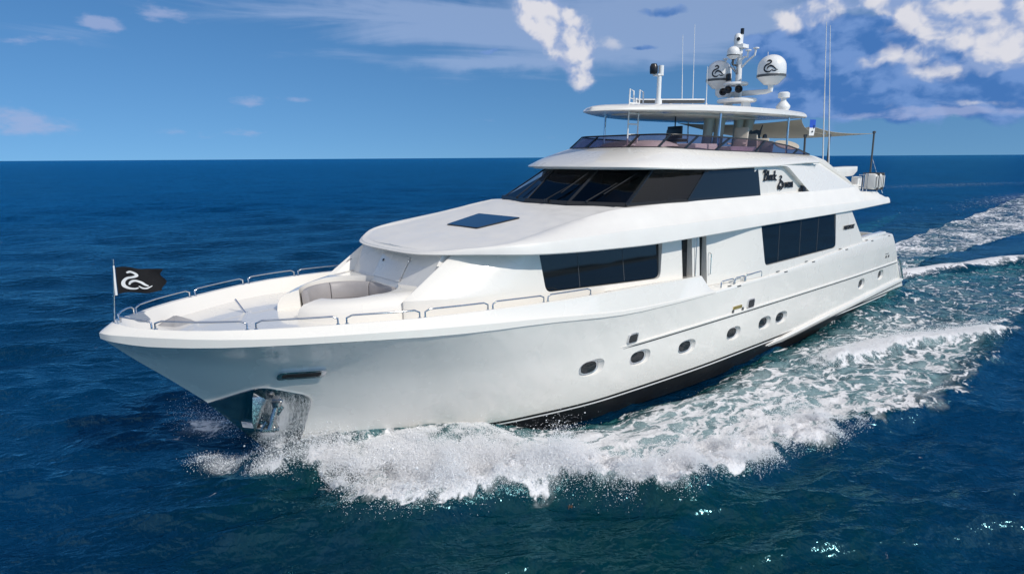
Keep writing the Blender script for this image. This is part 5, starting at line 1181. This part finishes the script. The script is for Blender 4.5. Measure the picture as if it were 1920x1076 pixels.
def drops(P, rad, name, mat):
    me = bpy.data.meshes.new(name); me.vertices.add(len(P)); me.vertices.foreach_set('co', P.astype(np.float32).ravel())
    at = me.attributes.new('rad', 'FLOAT', 'POINT'); at.data.foreach_set('value', rad.astype(np.float32)); me.materials.append(mat)
    o = bpy.data.objects.new(name, me); col.objects.link(o)
    ng = bpy.data.node_groups.new('droplets', 'GeometryNodeTree')
    ng.interface.new_socket('Geometry', in_out='INPUT', socket_type='NodeSocketGeometry'); ng.interface.new_socket('Geometry', in_out='OUTPUT', socket_type='NodeSocketGeometry')
    gi, go = ng.nodes.new('NodeGroupInput'), ng.nodes.new('NodeGroupOutput'); mp = ng.nodes.new('GeometryNodeMeshToPoints'); na = ng.nodes.new('GeometryNodeInputNamedAttribute'); na.data_type = 'FLOAT'; na.inputs['Name'].default_value = 'rad'
    sm = ng.nodes.new('GeometryNodeSetMaterial'); sm.inputs['Material'].default_value = mat
    ng.links.new(gi.outputs[0], mp.inputs[0]); ng.links.new(na.outputs[0], mp.inputs['Radius']); ng.links.new(mp.outputs[0], sm.inputs[0]); ng.links.new(sm.outputs[0], go.inputs[0])
    md = o.modifiers.new('droplets', 'NODES'); md.node_group = ng
    return o
def z_at(px, py):
    i = np.clip(np.searchsorted(gx, px), 0, NX-1); j = np.clip(np.searchsorted(gy, py), 0, NY-1); return ZT[i, j]
FP = np.array(FRONT); FL = np.concatenate([[0], np.cumsum(np.hypot(*np.diff(FP, axis=0).T))])
def front_at(s): return np.interp(s, FL, FP[:, 0]), np.interp(s, FL, FP[:, 1])
WLT = np.array([wl(q) for q in np.linspace(3.4, 14, 300)])
def wlv(x0): return WLT[np.clip(((x0-3.4)/10.6*299).astype(int), 0, 299)]
def plume(n, sgn):
    """sheet thrown sideways from the stem, breaking into threads, curling over and falling on the crest"""
    u = rng.uniform(0, 1, n); x0 = 4.0+u*4.9; y0 = -wlv(x0)-.04                 # leaves the hull here
    s = .5+u*6.6+rng.normal(0, .10, n); xf, yf = front_at(s)
    t = rng.beta(1.1, 1.15, n)
    thread = fbm(u*26+t*2.5, t*2.2+u*3, 4, 41, .6); clump = fbm(u*7+3, t*3.1-u*2, 3, 17)
    hgt = np.interp(u, [0, .12, .30, .52, .75, 1], [.10, .35, .62, .72, .40, .12])*(.85+.4*(clump-.3))
    z0 = np.interp(x0, [4, 6, 8, 9], [-.10, .18, .20, .02])
    px = x0+(xf-x0)*t; py = y0+(yf-y0)*t; zz = z0*(1-t)+(SEA+.15)*t+hgt*4*t*(1-t)*.62*(1-t*.35)
    jit = (.02+.16*t)*rng.gamma(1.1, .55, n)
    P = np.stack([px, py, zz], 1)+rng.normal(size=(n, 3))*np.array([.55, .55, .50])*jit[:, None]
    P[:, 2] += rng.exponential(.10, n)*t*(clump > .48)
    hole = np.exp(-((u-.10)/.13)**2-((t-.62)/.25)**2)
    thread = .35*thread+.65*fbm(px*1.9+zz*1.7+40, py*1.9-zz*2.1+40, 4, 63, .6); clump = fbm(px*.8+20, py*.8+20, 3, 71)
    keep = .55*thread+.45*clump+rng.normal(0, .07, n) > .455+.20*hole+.03*u+.05*np.exp(-((t-.35)/.2)**2)*(u > .5)
    P = P[keep]; P[:, 1] *= sgn; return P
def crest_spray(n):
    s = rng.uniform(1.0, 17, n); xf, yf = front_at(s); off = rng.gamma(1.6, .45, n)
    ex = np.interp(s, [0, 8, 17], [.45, .35, .2]); px = xf+rng.normal(0, .25, n)+off*.45; py = yf+off*.9-.25+rng.normal(0, .15, n)
    cl = fbm(px*1.2, py*1.2, 4, 91); k = cl+rng.normal(0, .06, n) > .44
    px, py, ex = px[k], py[k], ex[k]; P = np.stack([px, py, z_at(px, py)+rng.exponential(1, len(px))*ex*.42*np.clip((cl[k]-.40)*5, .1, 1.2)], 1); return P
def skim(n, pts, w, h):
    s = rng.uniform(0, 1, n); Pn = np.array(pts); L = np.concatenate([[0], np.cumsum(np.hypot(*np.diff(Pn, axis=0).T))]); s *= L[-1]
    px = np.interp(s, L, Pn[:, 0])+rng.normal(0, w, n); py = np.interp(s, L, Pn[:, 1])+rng.normal(0, w, n)
    return np.stack([px, py, z_at(px, py)+rng.exponential(h, n)], 1)
PA = [plume(400000, 1), plume(40000, -1), crest_spray(330000), skim(3000, [(2.0, 1.5), (2.9, .5)], .20, .04), skim(3500, [(2.9, -.3), (3.6, -.95)], .15, .04), skim(9000, [(3.9, -1.0), (5.2, -1.5)], .22, .06), skim(9000, [(3.3, .0), (4.2, -.9), (5.0, -1.4)], .28, .16), skim(26000, CREST[:-1], .28, .10), skim(3000, [(2.6, 4.6), (3.8, 3.0)], .45, .25)]
P = np.concatenate(PA); rad = np.clip(np.exp(rng.normal(math.log(.0042), .48, len(P))), .002, .018)
big = rng.uniform(size=len(P)) < .012; rad[big] *= 2.2
sp = drops(P, rad, 'bow_spray', M['spray']); sp['kind'] = 'stuff'; sp['label'] = 'white spray and foam thrown up along the bow'
# floating weed
wd = thing('seaweed', 'small clump of orange brown seaweed floating in front of the bow wave', 'seaweed', (8.0, -6.75, float(z_at(np.array([8.0]), np.array([-6.75]))[0])+.03))
m_ = MB()
for i in range(8):
    a = random.uniform(0, 6.28); r_ = random.uniform(.02, .11); c = Vector((r_*math.cos(a)*1.3, r_*math.sin(a), random.uniform(-.01, .05)))
    d = Vector((random.uniform(-1, 1), random.uniform(-1, 1), random.uniform(0, .5))).normalized()*.07; m_.tube([c*.5-d*.5, c*.5+Vector((0, 0, .01)), c*.5+d*.5], [.003, .010, .003], 5)
m_.build('weed_strands', M['weed'], wd)

# low wooded shore far off on the other side of the camera, which the side windows mirror
m_ = MB(); rows = []
for i in range(160):
    q = i/159; xx = -1500+q*5200; hh = 10+16*float(fbm(np.array([q*37.]), np.array([.5]), 4, 5)[0])*min(1, 8*q, 8*(1-q)); yy = -1500+200*math.sin(q*5)
    rows.append([(xx, yy+60, SEA-1), (xx, yy+30, SEA+hh*.55), (xx, yy, SEA+hh), (xx, yy-80, SEA-1)])
m_.loft(rows); sh = m_.build('hills', pmat('wooded_shore', (.030, .045, .022), .9, var=.5, vscale=.05), None, 60); sh['kind'] = 'structure'
